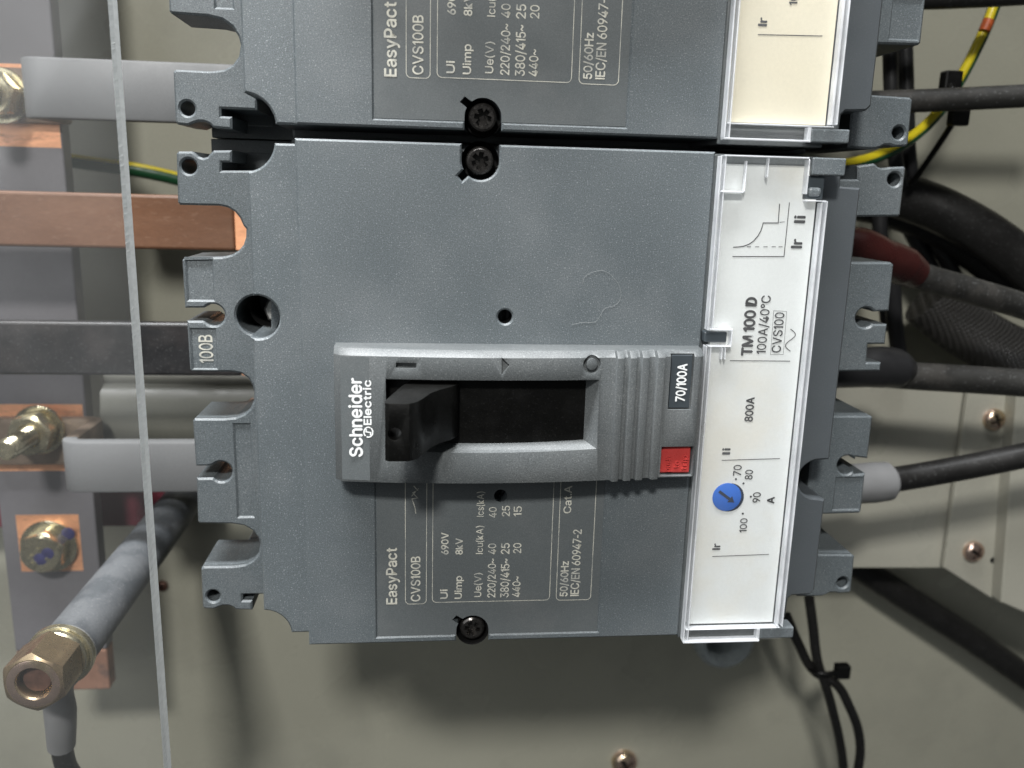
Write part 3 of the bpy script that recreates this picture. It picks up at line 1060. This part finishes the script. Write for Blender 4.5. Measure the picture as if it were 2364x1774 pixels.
    pr.text('CVS100', 1806, 814, 722, 21, zc, 0.018)
    pr.line(cr(zc, F_, [(362, 1246), (385, 925), (480, 930), (455, 1244)]), 0.07, zc, closed=True)
    pr.line([at(1813 + 23 * (0.5 - 0.5 * math.sin(t)) , 811 - 51 * t / (2 * math.pi), zc) for t in [i * 2 * math.pi / 18 for i in range(19)]], w, zc)
    pr.line([at(1684.6, 833, zc), at(1824, 834, zc)], w, zc)
    pr.text('800A', 1739, 973, 918, 18, zc, 0.045)
    pr.text('Ii', 1685, 1049, 1035, 17, zc, 0.042)
    pr.line([at(1666, 1063, zc), at(1800, 1059, zc)], w, zc)
    pr.text('70', 1711, 1098, 1074, 18, zc, 0.024)
    pr.text('80', 1737, 1107, 1085, 17, zc, 0.024)
    pr.text('90', 1755, 1160, 1137, 17, zc, 0.024)
    pr.text('A', 1787, 1162, 1148, 16, zc, 0.057)
    pr.text('100', 1724, 1229, 1197, 16, zc, 0.024)
    for x_, y_ in ((110, 810), (165, 842), (218, 938), (160, 1062)):
        pr.disc(cr(zc, G_, [(x_, y_)])[0], 0.24, zc)
    pr.text('Ir', 1662, 1269, 1255, 17, zc, 0.042)
    pr.line([at(1644, 1285, zc), at(1775, 1280, zc)], w, zc)
    pr.done('lettering', INK, card)
    dc = at(1678, 1148, 0.8)
    lathe('dial_well_shade', [(3.2, 0.71), (0, 0.71)], (dc[0] + 0.60, dc[1] - 0.12, 0), BLUEDK, card, 36)  # flat offset disc, its dark colour imitates the shaded wall around the dial
    dial = lathe('dial', [(0, 0.86), (3.05, 0.86), (3.15, 0.82), (3.15, 0.74)], (dc[0], dc[1], 0), BLUE, card, 36)
    a = math.radians(-36)
    ca, sa = math.cos(a), math.sin(a)
    arrow = [(-2.3, -0.32), (0.75, -0.32), (0.75, -0.85), (2.1, 0.0), (0.75, 0.85), (0.75, 0.32), (-2.3, 0.32)]
    pr = Print()
    pr.bm.faces.new([pr.bm.verts.new(((dc[0] + x_ * ca - y_ * sa) * S, (dc[1] + x_ * sa + y_ * ca) * S, 0.92 * S)) for x_, y_ in arrow])
    pr.done('dial_arrow', BLUEDK, dial)

    cov = prism('clear_cover', [(40.6, -51.9), (62.9, -51.9), (62.9, 43.6), (59.0, 43.6), (58.4, 44.6), (58.4, 51.7), (40.6, 51.7), (40.6, 17.2), (45.6, 17.2), (45.6, 14.4), (40.6, 14.4)],
                [], 1.5, 2.3, CLEAR, root, 0.2)
    # moulded walls of the cover painted whitish to imitate bright edge highlights
    def wall(x0, y0, x1, y1, z0=0.7, z1=2.9):
        box('cover_edge', x0, y0, z0, x1, y1, z1, CLEAREDGE, cov, 0.12)
    for x0, x1, za, zb in ((40.45, 40.75, 0.7, 2.9), (41.45, 41.75, 0.9, 2.6)):
        wall(x0, -51.6, x1, 14.2, za, zb)
        wall(x0, 17.4, x1, 51.4, za, zb)
    wall(61.55, -48.6, 61.95, 43.0, 0.8, 2.6)
    wall(62.6, -48.6, 62.85, 43.4)
    wall(40.5, -52.0, 57.8, -51.6)
    wall(41.0, -49.1, 62.4, -48.85, 0.7, 2.5)
    wall(40.9, 44.5, 45.6, 44.85, 1.2, 2.7)
    wall(41.2, 51.3, 58.2, 51.6)
    wall(45.7, 44.8, 45.9, 50.6, 1.2, 2.6)
    wall(50.1, 47.6, 50.25, 51.2, 1.2, 2.6)
    wall(58.15, 44.6, 58.4, 51.2)
    wall(58.6, 43.2, 62.5, 43.5)
    wall(57.2, -51.6, 57.9, -49.2, 0.7, 2.5)
    wall(41.0, 14.0, 45.8, 14.25, 0.7, 2.7)
    wall(41.0, 17.4, 45.8, 17.75, 0.7, 2.7)
    wall(45.6, 14.2, 45.85, 17.5, 0.7, 2.7)
    wall(43.9, 11.4, 44.05, 13.8, 1.2, 2.6)
    wall(44.6, 11.4, 44.75, 13.8, 1.2, 2.6)
    # seal notch, hinge and latch blocks of the body
    box('seal_lug', 40.4, 14.7, -1, 45.2, 16.9, 1.3, DARKTAG, root, 0.3)
    box('hinge_block', 59.4, 48.3, -2, 66.3, 51.7, 1.7, SLATE, root, 0.3)
    box('hinge_pocket', 58.5, 43.7, -2, 62.6, 48.2, 0.75, DARKTAG, root, 0.1)
    box('hinge_pin', 59.3, 44.2, 0.2, 62.0, 46.0, 1.5, SLATE, root, 0.6)
    box('latch_block', 58.2, -51.9, -2, 66.0, -49.3, 1.9, SLATE, root, 0.3)
    tag(root, 'grey moulded case circuit breaker with white setting label and black toggle', 'circuit breaker', 'circuit breakers mounted side by side')
    return root


PITCH = 106.4
breaker = make_breaker()
upper = copy_tree(breaker)
upper.location = Vector((0.25, PITCH, 0)) * S
upper['label'] = 'grey circuit breaker with cream-yellow setting label, cut off by the upper picture edge'
for ch in upper.children:
    if ch.name.startswith('label_card'):
        ch.data = ch.data.copy()
        ch.data.materials[0] = LABELC

# ================================================================== busbars on the left
ZK = -68.0


def bar_path_mesh(path, y0, y1, t, bev=0.7):
    """flat bar of thickness t following an (x,z) path with rounded bends"""
    up, dn = [], []
    n = len(path)
    for i, p in enumerate(path):
        p = Vector(p)
        d0 = (p - Vector(path[i - 1])).normalized() if i else (Vector(path[1]) - p).normalized()
        d1 = (Vector(path[i + 1]) - p).normalized() if i < n - 1 else d0
        tt = (d0 + d1).normalized()
        nn = Vector((-tt.y, tt.x))
        k = t / 2 / max(0.4, nn.dot(Vector((-d0.y, d0.x))))
        up.append(p + nn * k)
        dn.append(p - nn * k)
    return xz_prism_mesh([(v.x, v.y) for v in up] + [(v.x, v.y) for v in dn[::-1]], y0, y1, bev)


def fillet(path, r, n=5):
    out = [path[0]]
    for a, b, c in zip(path, path[1:], path[2:]):
        a, b, c = Vector(a), Vector(b), Vector(c)
        d0, d1 = (a - b).normalized(), (c - b).normalized()
        p0, p1 = b + d0 * r, b + d1 * r
        for i in range(n + 1):
            t = i / n
            out.append(tuple((1 - t) ** 2 * p0 + 2 * t * (1 - t) * b + t * t * p1))
    out.append(path[-1])
    return out


ZB = -97.0                                     # front of the vertical bar
# vertical bar
vb = empty('vertical_busbar', (-133.5, -121, ZB))


def under(root, o):
    o.parent = root
    o.matrix_parent_inverse = Matrix.Translation(-root.location)
    return o


bx0, bx1, by0 = -148.0, -119.6, -121.3
under(vb, box('coated_bar', bx0, -106.5, ZB - 6, bx1, 150, ZB, BARGREYD, None, 0.5))
under(vb, box('bare_end', bx0 + 0.05, by0, ZB - 5.9, bx1 - 0.05, -106.6, ZB - 0.15, COPPERDULL, None, 0.5))


def patch(px0, py0, px1, py1):
    a, b = at(px0, py1, ZB), at(px1, py0, ZB)
    return under(vb, box('bare_patch', a[0], a[1], ZB - 0.5, min(b[0], bx1 - 0.4), b[1], ZB + 0.06, COPPER, None, 0))


patch(-60, 152, 138, 336)
patch(-20, 934, 190, 1088)
patch(50, 1188, 181, 1320)

tag(vb, 'grey coated vertical copper busbar with bare orange copper patches behind clear sheet', 'busbar')


def bolt_head(px, py, z):
    c = at(px, py, z)
    b = empty('bolt')
    parts = [lathe('washer', [(0, 1.3), (8.4, 1.3), (8.6, 1.1), (8.6, 0), (0, 0)], (c[0], c[1], z), ZINC, b, 40, ang=15),
             link('hexagon', hex_nut_mesh(7.0, 5.4, 3.0, (c[0], c[1], z + 1.3), turn=0.35, hole_depth=0.3), ZINC, b),
             lathe('crown', [(0, 7.4), (5.6, 7.4), (6.1, 6.9), (6.2, 5.6), (0, 5.6)], (c[0], c[1], z), ZINC, b, 40, ang=15)]
    for i, (x, y) in enumerate(((-3.3, -1.4), (-2.6, -0.6), (-2.3, -1.7), (-3.0, -2.6), (-1.7, -2.6), (-2.2, -3.5), (1.9, -1.3), (-0.2, 1.8))):
        lathe('stamp_dot', [(0, 0.4), (0.55, 0.3), (0.7, 0)], (c[0] + x, c[1] + y, z + 7.4), ZINC, b, 10)
    for dx, dy, zz, r in ((0.0, -1.4, 7.42, 2.0), (2.3, 0.4, 7.42, 1.9), (6.3, 4.4, 1.4, 2.1)):
        lathe('paint_mark', [(0, 0.22), (r * 0.7, 0.18), (r, 0)], (c[0] + dx, c[1] + dy, z + zz), BLUEMARK, b, 14)
    return b


under(vb, bolt_head(116, 1259, ZB + 0.08))


def stud_nut(cx, cy, z, name='stud'):
    b = empty(name)
    lathe('washer', [(0, 1.2), (7.3, 1.2), (7.5, 1.0), (7.5, 0), (0, 0)], (cx, cy, z), ZINC, b, 40, ang=15)
    lathe('spring_washer', [(0, 1.5), (5.0, 1.5), (5.2, 1.2), (5.2, 0), (0, 0)], (cx, cy, z + 1.2), ZINC, b, 40)
    link('nut', hex_nut_mesh(6.6, 5.0, 3.2, (cx, cy, z + 2.7), turn=0.2, hole_depth=1.0), ZINC, b)
    prof = [(0, 21.6), (2.4, 21.6), (3.0, 21.0)]
    h = 20.8
    while h > 7.5:
        prof += [(3.1, h), (2.65, h - 0.5)]
        h -= 1.0
    prof += [(3.0, 7.0), (0, 7.0)]
    lathe('threaded_stud', prof, (cx, cy, z), ZINC, b, 28, ang=22)
    return b


def link_bar(y0, y1, x_bend, m, label, foot=True, x_end=-47.0, bare_from=None):
    root = empty('busbar_link', (x_end, (y0 + y1) / 2, ZK))
    zt = ZK - 2.0
    if foot:
        path = fillet([(x_end, zt), (x_bend, zt), (x_bend, ZB + 2.1), (-147.0, ZB + 2.1)], 4.2)
        cut = 7
        me = bar_path_mesh(path[:cut], y0, y1, 4.0)
        under(root, link('bar', smooth(me, 25), m))
        me = bar_path_mesh(path[cut - 1:], y0 + 0.1, y1 - 0.1, 3.9)
        under(root, link('bare_foot', smooth(me, 25), COPPERBROWN))
    else:
        under(root, link('bar', flat(box_mesh(-230, y0, ZK - 4, bare_from or x_end, y1, ZK, 0.8, 3)), m))
        if bare_from:
            under(root, link('bare_end', flat(box_mesh(bare_from, y0 + .1, ZK - 3.9, x_end, y1 - .1, ZK - 0.12, 0.3)), COPPER))
    tag(root, label, 'busbar link', 'busbar links feeding the breakers')
    return root


YL = [58.4, 26.0, -8.2, -41.9]
link_bar(YL[0], YL[0] + 14.8, at(35, 210, ZK)[0] + 2, BARGREY, 'grey painted flat copper link leading to the cream-labelled breaker')
link_bar(YL[1], YL[1] + 14.2, None, BARBROWN, 'brown painted flat copper link with bare orange end', False, -46, at(541, 510, ZK)[0])
link_bar(YL[2], YL[2] + 14.6, None, BARBLACK, 'black scratched flat copper link crossing the grey busbar', False, -46, at(556, 820, ZK)[0])
link_bar(YL[3], YL[3] + 14.8, at(132, 1080, ZK)[0] + 2, BARGREY, 'grey painted flat link bent down to the stud with nut on the busbar')
c = at(100, 995, ZB + 4)
under(vb, stud_nut(c[0] - 1.0, c[1] + 0.5, ZB + 4.1))
c = at(14, 222, ZB + 4)
under(vb, stud_nut(c[0] - 1.0, c[1], ZB + 4.1))
# red coated bar deeper down
rb = box('red_busbar', -230, -74, -128, -104, -50, -122, BARRED, None, 0.8)
tag(rb, 'glossy dark red coated busbar half hidden behind the grey busbar', 'busbar')

# standoff rod with nut and cable lug
RX, RY = -100.0, -64.9
so = empty('insulated_stud', (RX, RY, PLATE_Z))
under(so, lathe('sleeve', [(6.5, PLATE_Z + 0.1), (6.5, -24.0), (6.1, -23.4), (0, -23.4)], (RX, RY, 0), RODM, None, 48))
under(so, lathe('washer', [(0, -20.4), (7.3, -20.4), (7.5, -20.6), (7.5, -22.0), (0, -22.0)], (RX - 0.2, RY + 0.3, 0), ZINC, None, 44, ang=15))
under(so, lathe('spring_washer', [(0, -18.4), (6.6, -18.4), (6.9, -18.8), (6.9, -20.3), (0, -20.3)], (RX - 0.4, RY + 0.5, 0), ZINC, None, 44, ang=15))
NX, NY = RX - 0.7, RY + 1.0
under(so, link('nut', hex_nut_mesh(7.2, 10.2, 3.7, (NX, NY, -18.3), turn=0.55, hole_depth=5.0), BRONZE))
under(so, lathe('worn_face', [(3.9, 0), (5.5, 0.0), (5.6, -0.05)], (NX, NY, -8.06), ZINCPINK, None, 40))
under(so, lathe('stud_end', [(0, -9.9), (2.9, -10.0), (3.2, -10.5), (3.2, -16), (0, -16)], (NX, NY, 0), RUST, None, 28))
tag(so, 'charcoal sleeved stud with brass-coloured hex nut, standing toward the viewer', 'stud')

ec = empty('earth_cable', (RX, RY, -26))
z = -22.5
p0, p1, p2, p3 = at(128, 1590, z), at(131, 1655, z), at(138, 1728, z - 3), at(160, 1800, z - 6)
under(ec, link('ring_lug', flat(prism_mesh(circ((RX, RY), 7.0, 30), [], -23.3, -22.1, 0.1)), STEEL))
under(ec, tube('heat_shrink', [(RX + 0.3, RY - 5.5, z - 1), (p0[0], p0[1], z - 1.5), (p1[0], p1[1], z - 2), (p2[0], p2[1], z - 4)], 3.55, BOOTG, taper=[0.85, 1.0, 1.02, 0.9]))
under(ec, tube('wire', [(p1[0], p1[1], z - 3), (p2[0], p2[1], z - 4), (p3[0] + 0.4, p3[1], z - 7), (p3[0] + 6, p3[1] - 25, z - 30)], 2.5, CABLEB))
tag(ec, 'black cable with pale grey shrink sleeve hanging from the brass nut', 'cable')

# mounting rail behind the breaker
ra = at(300, 877, -100)
rl = empty('mounting_rail', (-60, -20, -100))
prof = [(-19, -103), (-16.5, -101), (-13, -101), (-11, -97), (-4, -95.5), (3, -97), (5, -101), (8, -101), (10, -104)]
bm = bmesh.new()
yc = ra[1] - 8
r0 = [bm.verts.new((-116 * S, (yc + y) * S, (zz - 4) * S)) for y, zz in prof]
r1 = [bm.verts.new((120 * S, (yc + y) * S, (zz - 4) * S)) for y, zz in prof]
for i in range(len(prof) - 1):
    bm.faces.new((r0[i], r1[i], r1[i + 1], r0[i + 1]))
bmesh.ops.recalc_face_normals(bm, faces=bm.faces[:])
bmesh.ops.solidify(bm, geom=bm.faces[:], thickness=1.5 * S)
me = bpy.data.meshes.new('rail')
bm.to_mesh(me)
bm.free()
under(rl, link('channel', smooth(me, 60), RAILM))
for x in (-55, 60):
    under(rl, box('rail_foot', x, yc - 12, PLATE_Z, x + 14, yc + 4, -107, RAILM, None, 0.5))
tag(rl, 'grey metal mounting rail running behind the breaker, seen beside the clear sheet', 'rail')

# clear acrylic sheet in front of the busbars
AX = -70.4
ac = box('acrylic_sheet', -260, -200, 0.0, AX, 180, 4.6, ACRYL, None, 0)
tag(ac, 'dusty clear acrylic cover sheet with rough sawn edge over the busbars', 'cover sheet')
bm = bmesh.new()
n = 900
ys = [-200 + 380 * i / n for i in range(n + 1)]
prev = None
for y in ys:
    j = (0.07 if int(y / 0.85 + 0.7 * random.random()) % 2 else 0.0) + random.uniform(-0.03, 0.03)
    row = [bm.verts.new(((AX + 0.06 + random.uniform(0, .05)) * S, y * S, 4.6 * S)), bm.verts.new(((AX + 0.12 + j) * S, y * S, 3.4 * S)),
           bm.verts.new(((AX + 0.16) * S, y * S, 2.4 * S)), bm.verts.new(((AX + 0.14) * S, y * S, 0.0))]
    if prev:
        for a in range(3):
            f = bm.faces.new((prev[a], prev[a + 1], row[a + 1], row[a]))
            f.material_index = 0 if a == 2 else 1
    prev = row
bmesh.ops.recalc_face_normals(bm, faces=bm.faces[:])
me = bpy.data.meshes.new('edge')
bm.to_mesh(me)
bm.free()
me.materials.append(ACRYLEDGE)
me.materials.append(ACRYLSAW)
link('sawn_edge', me, None, ac)


# ================================================================== wires and cables
def pz(lst):
    return [(*at(x, y, z), z) for x, y, z in lst]


def striped_wire(label, path, r, flip=1, wide=0.80, up=0.30):
    root = empty('earth_wire', path[0])
    under(root, tube('green_insulation', path, r, GREEN))
    off = [(p[0] - 0.28 * r * flip, p[1] + up * r, p[2] + r * 0.36) for p in path]
    under(root, tube('yellow_stripe', off, r * wide, YELLOW))
    tag(root, label, 'wire', 'green and yellow earth wires')
    return root


yw = striped_wire('yellow and green earth wire curving behind the black cable, with red mark', pz([(2330, -90, -92), (2286, 40, -92), (2255, 110, -92), (2210, 195, -94), (2165, 262, -94), (2110, 315, -92), (2050, 352, -88), (1945, 384, -84), (1860, 392, -84)]), 1.75)
c = pz([(2283, 46, -90.2), (2272, 72, -90.2)])
under(yw, tube('red_mark', c, 1.62, REDPRINT, smooth_path=False))
striped_wire('thin green earth wire behind the clear sheet beside the brown link', pz([(60, 350, -130), (165, 372, -130), (250, 384, -130), (330, 396, -130), (420, 416, -132), (520, 440, -134)]), 2.2, 0, 0.45, 0.62)


def cable(label, path, r, m, boot=None, boot_path=None, boot_r=None, boot_taper=None, name='power_cable'):
    root = empty(name, path[0])
    under(root, tube('sheath', path, r, m))
    if boot:
        under(root, tube('boot', boot_path, boot_r, boot, taper=boot_taper))
    tag(root, label, 'cable', 'cables leaving the breakers')
    return root


cable('charcoal cable with dark red insulating boot at the white-labelled breaker',
      pz([(2020, 590, -66), (2110, 632, -67), (2230, 668, -68), (2364, 708, -70), (2600, 790, -74)]), 3.9, CABLEG,
      BOOTR, pz([(1930, 575, -63), (1985, 578, -63), (2040, 596, -64), (2085, 615, -66), (2116, 634, -67)]), 6.2, [1.0, 1.0, 0.86, 0.9, 0.72])
cable('black cable with glossy black boot below the red-booted one',
      pz([(1990, 858, -66), (2100, 868, -67), (2230, 876, -66), (2364, 885, -64), (2600, 905, -60)]), 4.2, CABLEG,
      BOOTK, pz([(1880, 862, -64), (1960, 852, -64), (2030, 848, -65), (2070, 852, -66), (2092, 856, -67)]), 5.9, [0.8, 0.95, 1.05, 1.0, 0.7])
cable('black cable with pale grey boot at the third terminal',
      pz([(1960, 1120, -62), (2060, 1108, -62), (2180, 1088, -61), (2364, 1052, -58), (2600, 1000, -54)]), 3.75, CABLEB,
      BOOTG, pz([(1890, 1120, -61), (1960, 1118, -61), (2020, 1114, -61.5), (2050, 1111, -62), (2062, 1109.5, -62)]), 5.9, [0.9, 1.0, 1.02, 0.98, 0.74])
cable('black cable at the top leaving the cream-labelled breaker',
      pz([(1930, 238, -70), (2030, 236, -70), (2150, 232, -68), (2364, 222, -64), (2600, 210, -60)]), 3.1, CABLEG)
cable('black cable running along the upper picture edge', pz([(1990, -4, -75), (2120, 0, -75), (2250, -4, -74), (2400, -12, -72), (2600, -20, -70)]), 2.6, CABLEB)
cable('thick black cable bending down behind the red-booted cable', pz([(1900, 440, -112), (2020, 440, -112), (2110, 462, -110), (2210, 505, -106), (2300, 560, -104), (2400, 640, -102), (2520, 760, -100)]), 7.6, CABLEB)
cable('second thick black cable bending down just under the first', pz([(1960, 470, -124), (2080, 500, -122), (2190, 555, -120), (2290, 625, -118), (2400, 715, -116), (2520, 820, -116)]), 5.2, CABLEB)
cable('thin shiny black cable leaning behind the red boot', pz([(2075, 470, -120), (2100, 530, -122), (2140, 600, -124), (2190, 690, -126), (2250, 800, -130), (2330, 900, -134)]), 2.6, BOOTK)
cable('thin shiny black cable next to the leaning one', pz([(2120, 490, -120), (2150, 545, -120), (2190, 610, -122), (2240, 700, -124), (2300, 790, -128), (2400, 900, -132)]), 2.6, BOOTK)
cable('thin black cable hidden beside the right terminals', pz([(2060, 600, -100), (2062, 680, -100), (2070, 780, -102), (2085, 860, -106)]), 2.6, BOOTK)
cable('thin black cable among the terminals beneath the grey lug', pz([(2030, 480, -105), (2032, 540, -105), (2040, 640, -106), (2050, 760, -108)]), 2.4, BOOTK)
cable('thin black cable showing under the upper breaker terminals', pz([(2055, 110, -100), (2056, 160, -100), (2058, 220, -100), (2062, 330, -102), (2080, 430, -106)]), 2.3, BOOTK)
cable('thin black cable between upper terminals beside its twin', pz([(2090, 110, -104), (2092, 170, -104), (2094, 240, -104), (2098, 350, -106), (2110, 440, -108)]), 2.3, BOOTK)
cable('thick black conduit running diagonally under the bracket', pz([(1930, 1275, -138), (2010, 1328, -136), (2110, 1392, -134), (2230, 1468, -132), (2364, 1560, -130), (2520, 1670, -128)]), 5.4, CABLEB)

BRAID = mat('braided_sleeve', (0.045, 0.043, 0.040), 0.45, var=0.2, vscale=60, bump=0.3)
_n, _l = BRAID.node_tree.nodes, BRAID.node_tree.links
_tc = _n.new('ShaderNodeTexCoord')
_w = []
for _d in ((1, 1, 0), (1, -1, 0)):
    _mp, _wv = _n.new('ShaderNodeMapping'), _n.new('ShaderNodeTexWave')
    _mp.inputs['Rotation'].default_value = (0, 0, math.radians(12 + (45 if _d[1] > 0 else -45)))
    _wv.inputs['Scale'].default_value = 230
    _l.new(_tc.outputs['Object'], _mp.inputs[0])
    _l.new(_mp.outputs[0], _wv.inputs['Vector'])
    _w.append(_wv.outputs['Fac'])
_mx = _n.new('ShaderNodeMath')
_mx.operation = 'MAXIMUM'
_l.new(_w[0], _mx.inputs[0])
_l.new(_w[1], _mx.inputs[1])
_bp = _n.new('ShaderNodeBump')
_bp.inputs['Strength'].default_value = 1.0
_bp.inputs['Distance'].default_value = 0.0012
_l.new(_mx.outputs[0], _bp.inputs['Height'])
_l.new(_bp.outputs[0], next(n for n in _n if n.type == 'BSDF_PRINCIPLED').inputs['Normal'])
cable('braided black sleeve between the charcoal cable and the black-booted cable', pz([(2140, 690, -118), (2200, 740, -116), (2270, 785, -114), (2364, 830, -112), (2500, 880, -110)]), 10.0, BRAID, name='braided_sleeve')

# pair of thin wires with a tie at the bottom
cable('black wire dropping from the breaker into the tied pair', pz([(1868, 1380, -100), (1876, 1440, -100), (1888, 1530, -100), (1905, 1580, -101), (1922, 1640, -103), (1940, 1720, -106), (1950, 1800, -110)]), 1.75, CABLEB)
cable('black wire bowing out rightward below the tie', pz([(1815, 1420, -104), (1845, 1490, -103), (1880, 1550, -102), (1925, 1575, -101), (1960, 1630, -102), (1985, 1710, -104), (1978, 1800, -108)]), 1.75, CABLEB)


def cable_tie(px, py, z, label, tail, r=2.6):
    c = at(px, py, z)
    root = empty('cable_tie', (*c, z))
    under(root, box('tie_head', c[0] - 2.6, c[1] - 2.8, z - 1.8, c[0] + 2.6, c[1] + 2.4, z + 1.8, BLACK, None, 0.5))
    under(root, tube('strap', pz(tail), 0.9, BLACK, res=3))
    tag(root, label, 'cable tie', 'black cable ties')


cable_tie(1944, 1548, -98, 'black cable tie holding two thin wires together', [(1935, 1552, -97), (1905, 1556, -96), (1880, 1552, -98), (1870, 1545, -103)])
cable_tie(2213, 268, -78, 'black cable tie with long tail below the upper cable', [(2213, 262, -78), (2180, 315, -84), (2140, 375, -92), (2105, 425, -98)])
cable_tie(2195, 185, -76, 'small black cable tie on top of the upper cable', [(2195, 190, -76), (2200, 215, -72), (2206, 245, -74)])

# cable gland below the breaker's label end
gz = PLATE_Z
gc = at(1688, 1500, -112)
gl = empty('cable_gland', (gc[0], gc[1], gz))
under(gl, link('gland_nut', hex_nut_mesh(13.0, 16.0, 7.8, (gc[0], gc[1], gz), turn=0.25, hole_depth=3), GLAND))
prof = [(11.6, 0), (11.8, 26), (12.0, 29), (11.8, 31.5), (10.9, 33.2), (9.6, 34), (8.2, 33.6), (7.4, 32), (7.2, 10), (0, 10)]
under(gl, lathe('gland_cap', prof, (gc[0], gc[1], gz), GLAND, None, 40))
tag(gl, 'dark grey plastic cable gland peeking out below the white-labelled breaker', 'cable gland')

# bracket plate with two screws at the lower right
br = empty('side_bracket', (150, -60, -108))
poly = pts(-110, [(1840, 870), (2232, 884), (2185, 1312), (1800, 1312)])
under(br, prism('bracket_plate', poly, [], -112, -110, BRACKETM, None, 0.3))
poly = pts(-106, [(2238, 884), (2345, 884), (2305, 1392), (2180, 1312)])
under(br, prism('bracket_tab', poly, [], -108, -106, BRACKETM, None, 0.3))
poly = pts(-100, [(2350, 884), (2600, 884), (2560, 1500), (2312, 1392)])
under(br, prism('bracket_flange', poly, [], -110, -100, BRACKETM, None, 0.5))
for x, y, t in ((2292, 968, 0.4), (2245, 1272, 1.0)):
    s_ = pan_screw('screw', at(x, y, -106), -106, 3.9, ZINCPINK, None, t)
    under(br, s_)
    cc = at(x + 48, y + 22, -105.9)
    under(br, prism('bolt_slot', circ(cc, 1.2, 16), [], -105.97, -105.92, BLACKIN, None, 0.001))
tag(br, 'grey-green steel bracket with two pink-zinc screws, right of the breaker', 'bracket')

# a hair lying on the breaker's face
h = [(*at(x, y, 0.1), 0.1) for x, y in ((1345, 655), (1350, 640), (1372, 628), (1395, 626), (1415, 640), (1430, 662), (1432, 690), (1420, 705), (1398, 712), (1386, 728), (1376, 742), (1345, 745), (1320, 750))]
tag(tube('lint_hair', h, 0.02, mat('lint', (0.36, 0.38, 0.38), 0.7), None, 2), 'pale curly hair lying on the white-labelled breaker above its ribbed end', 'hair')
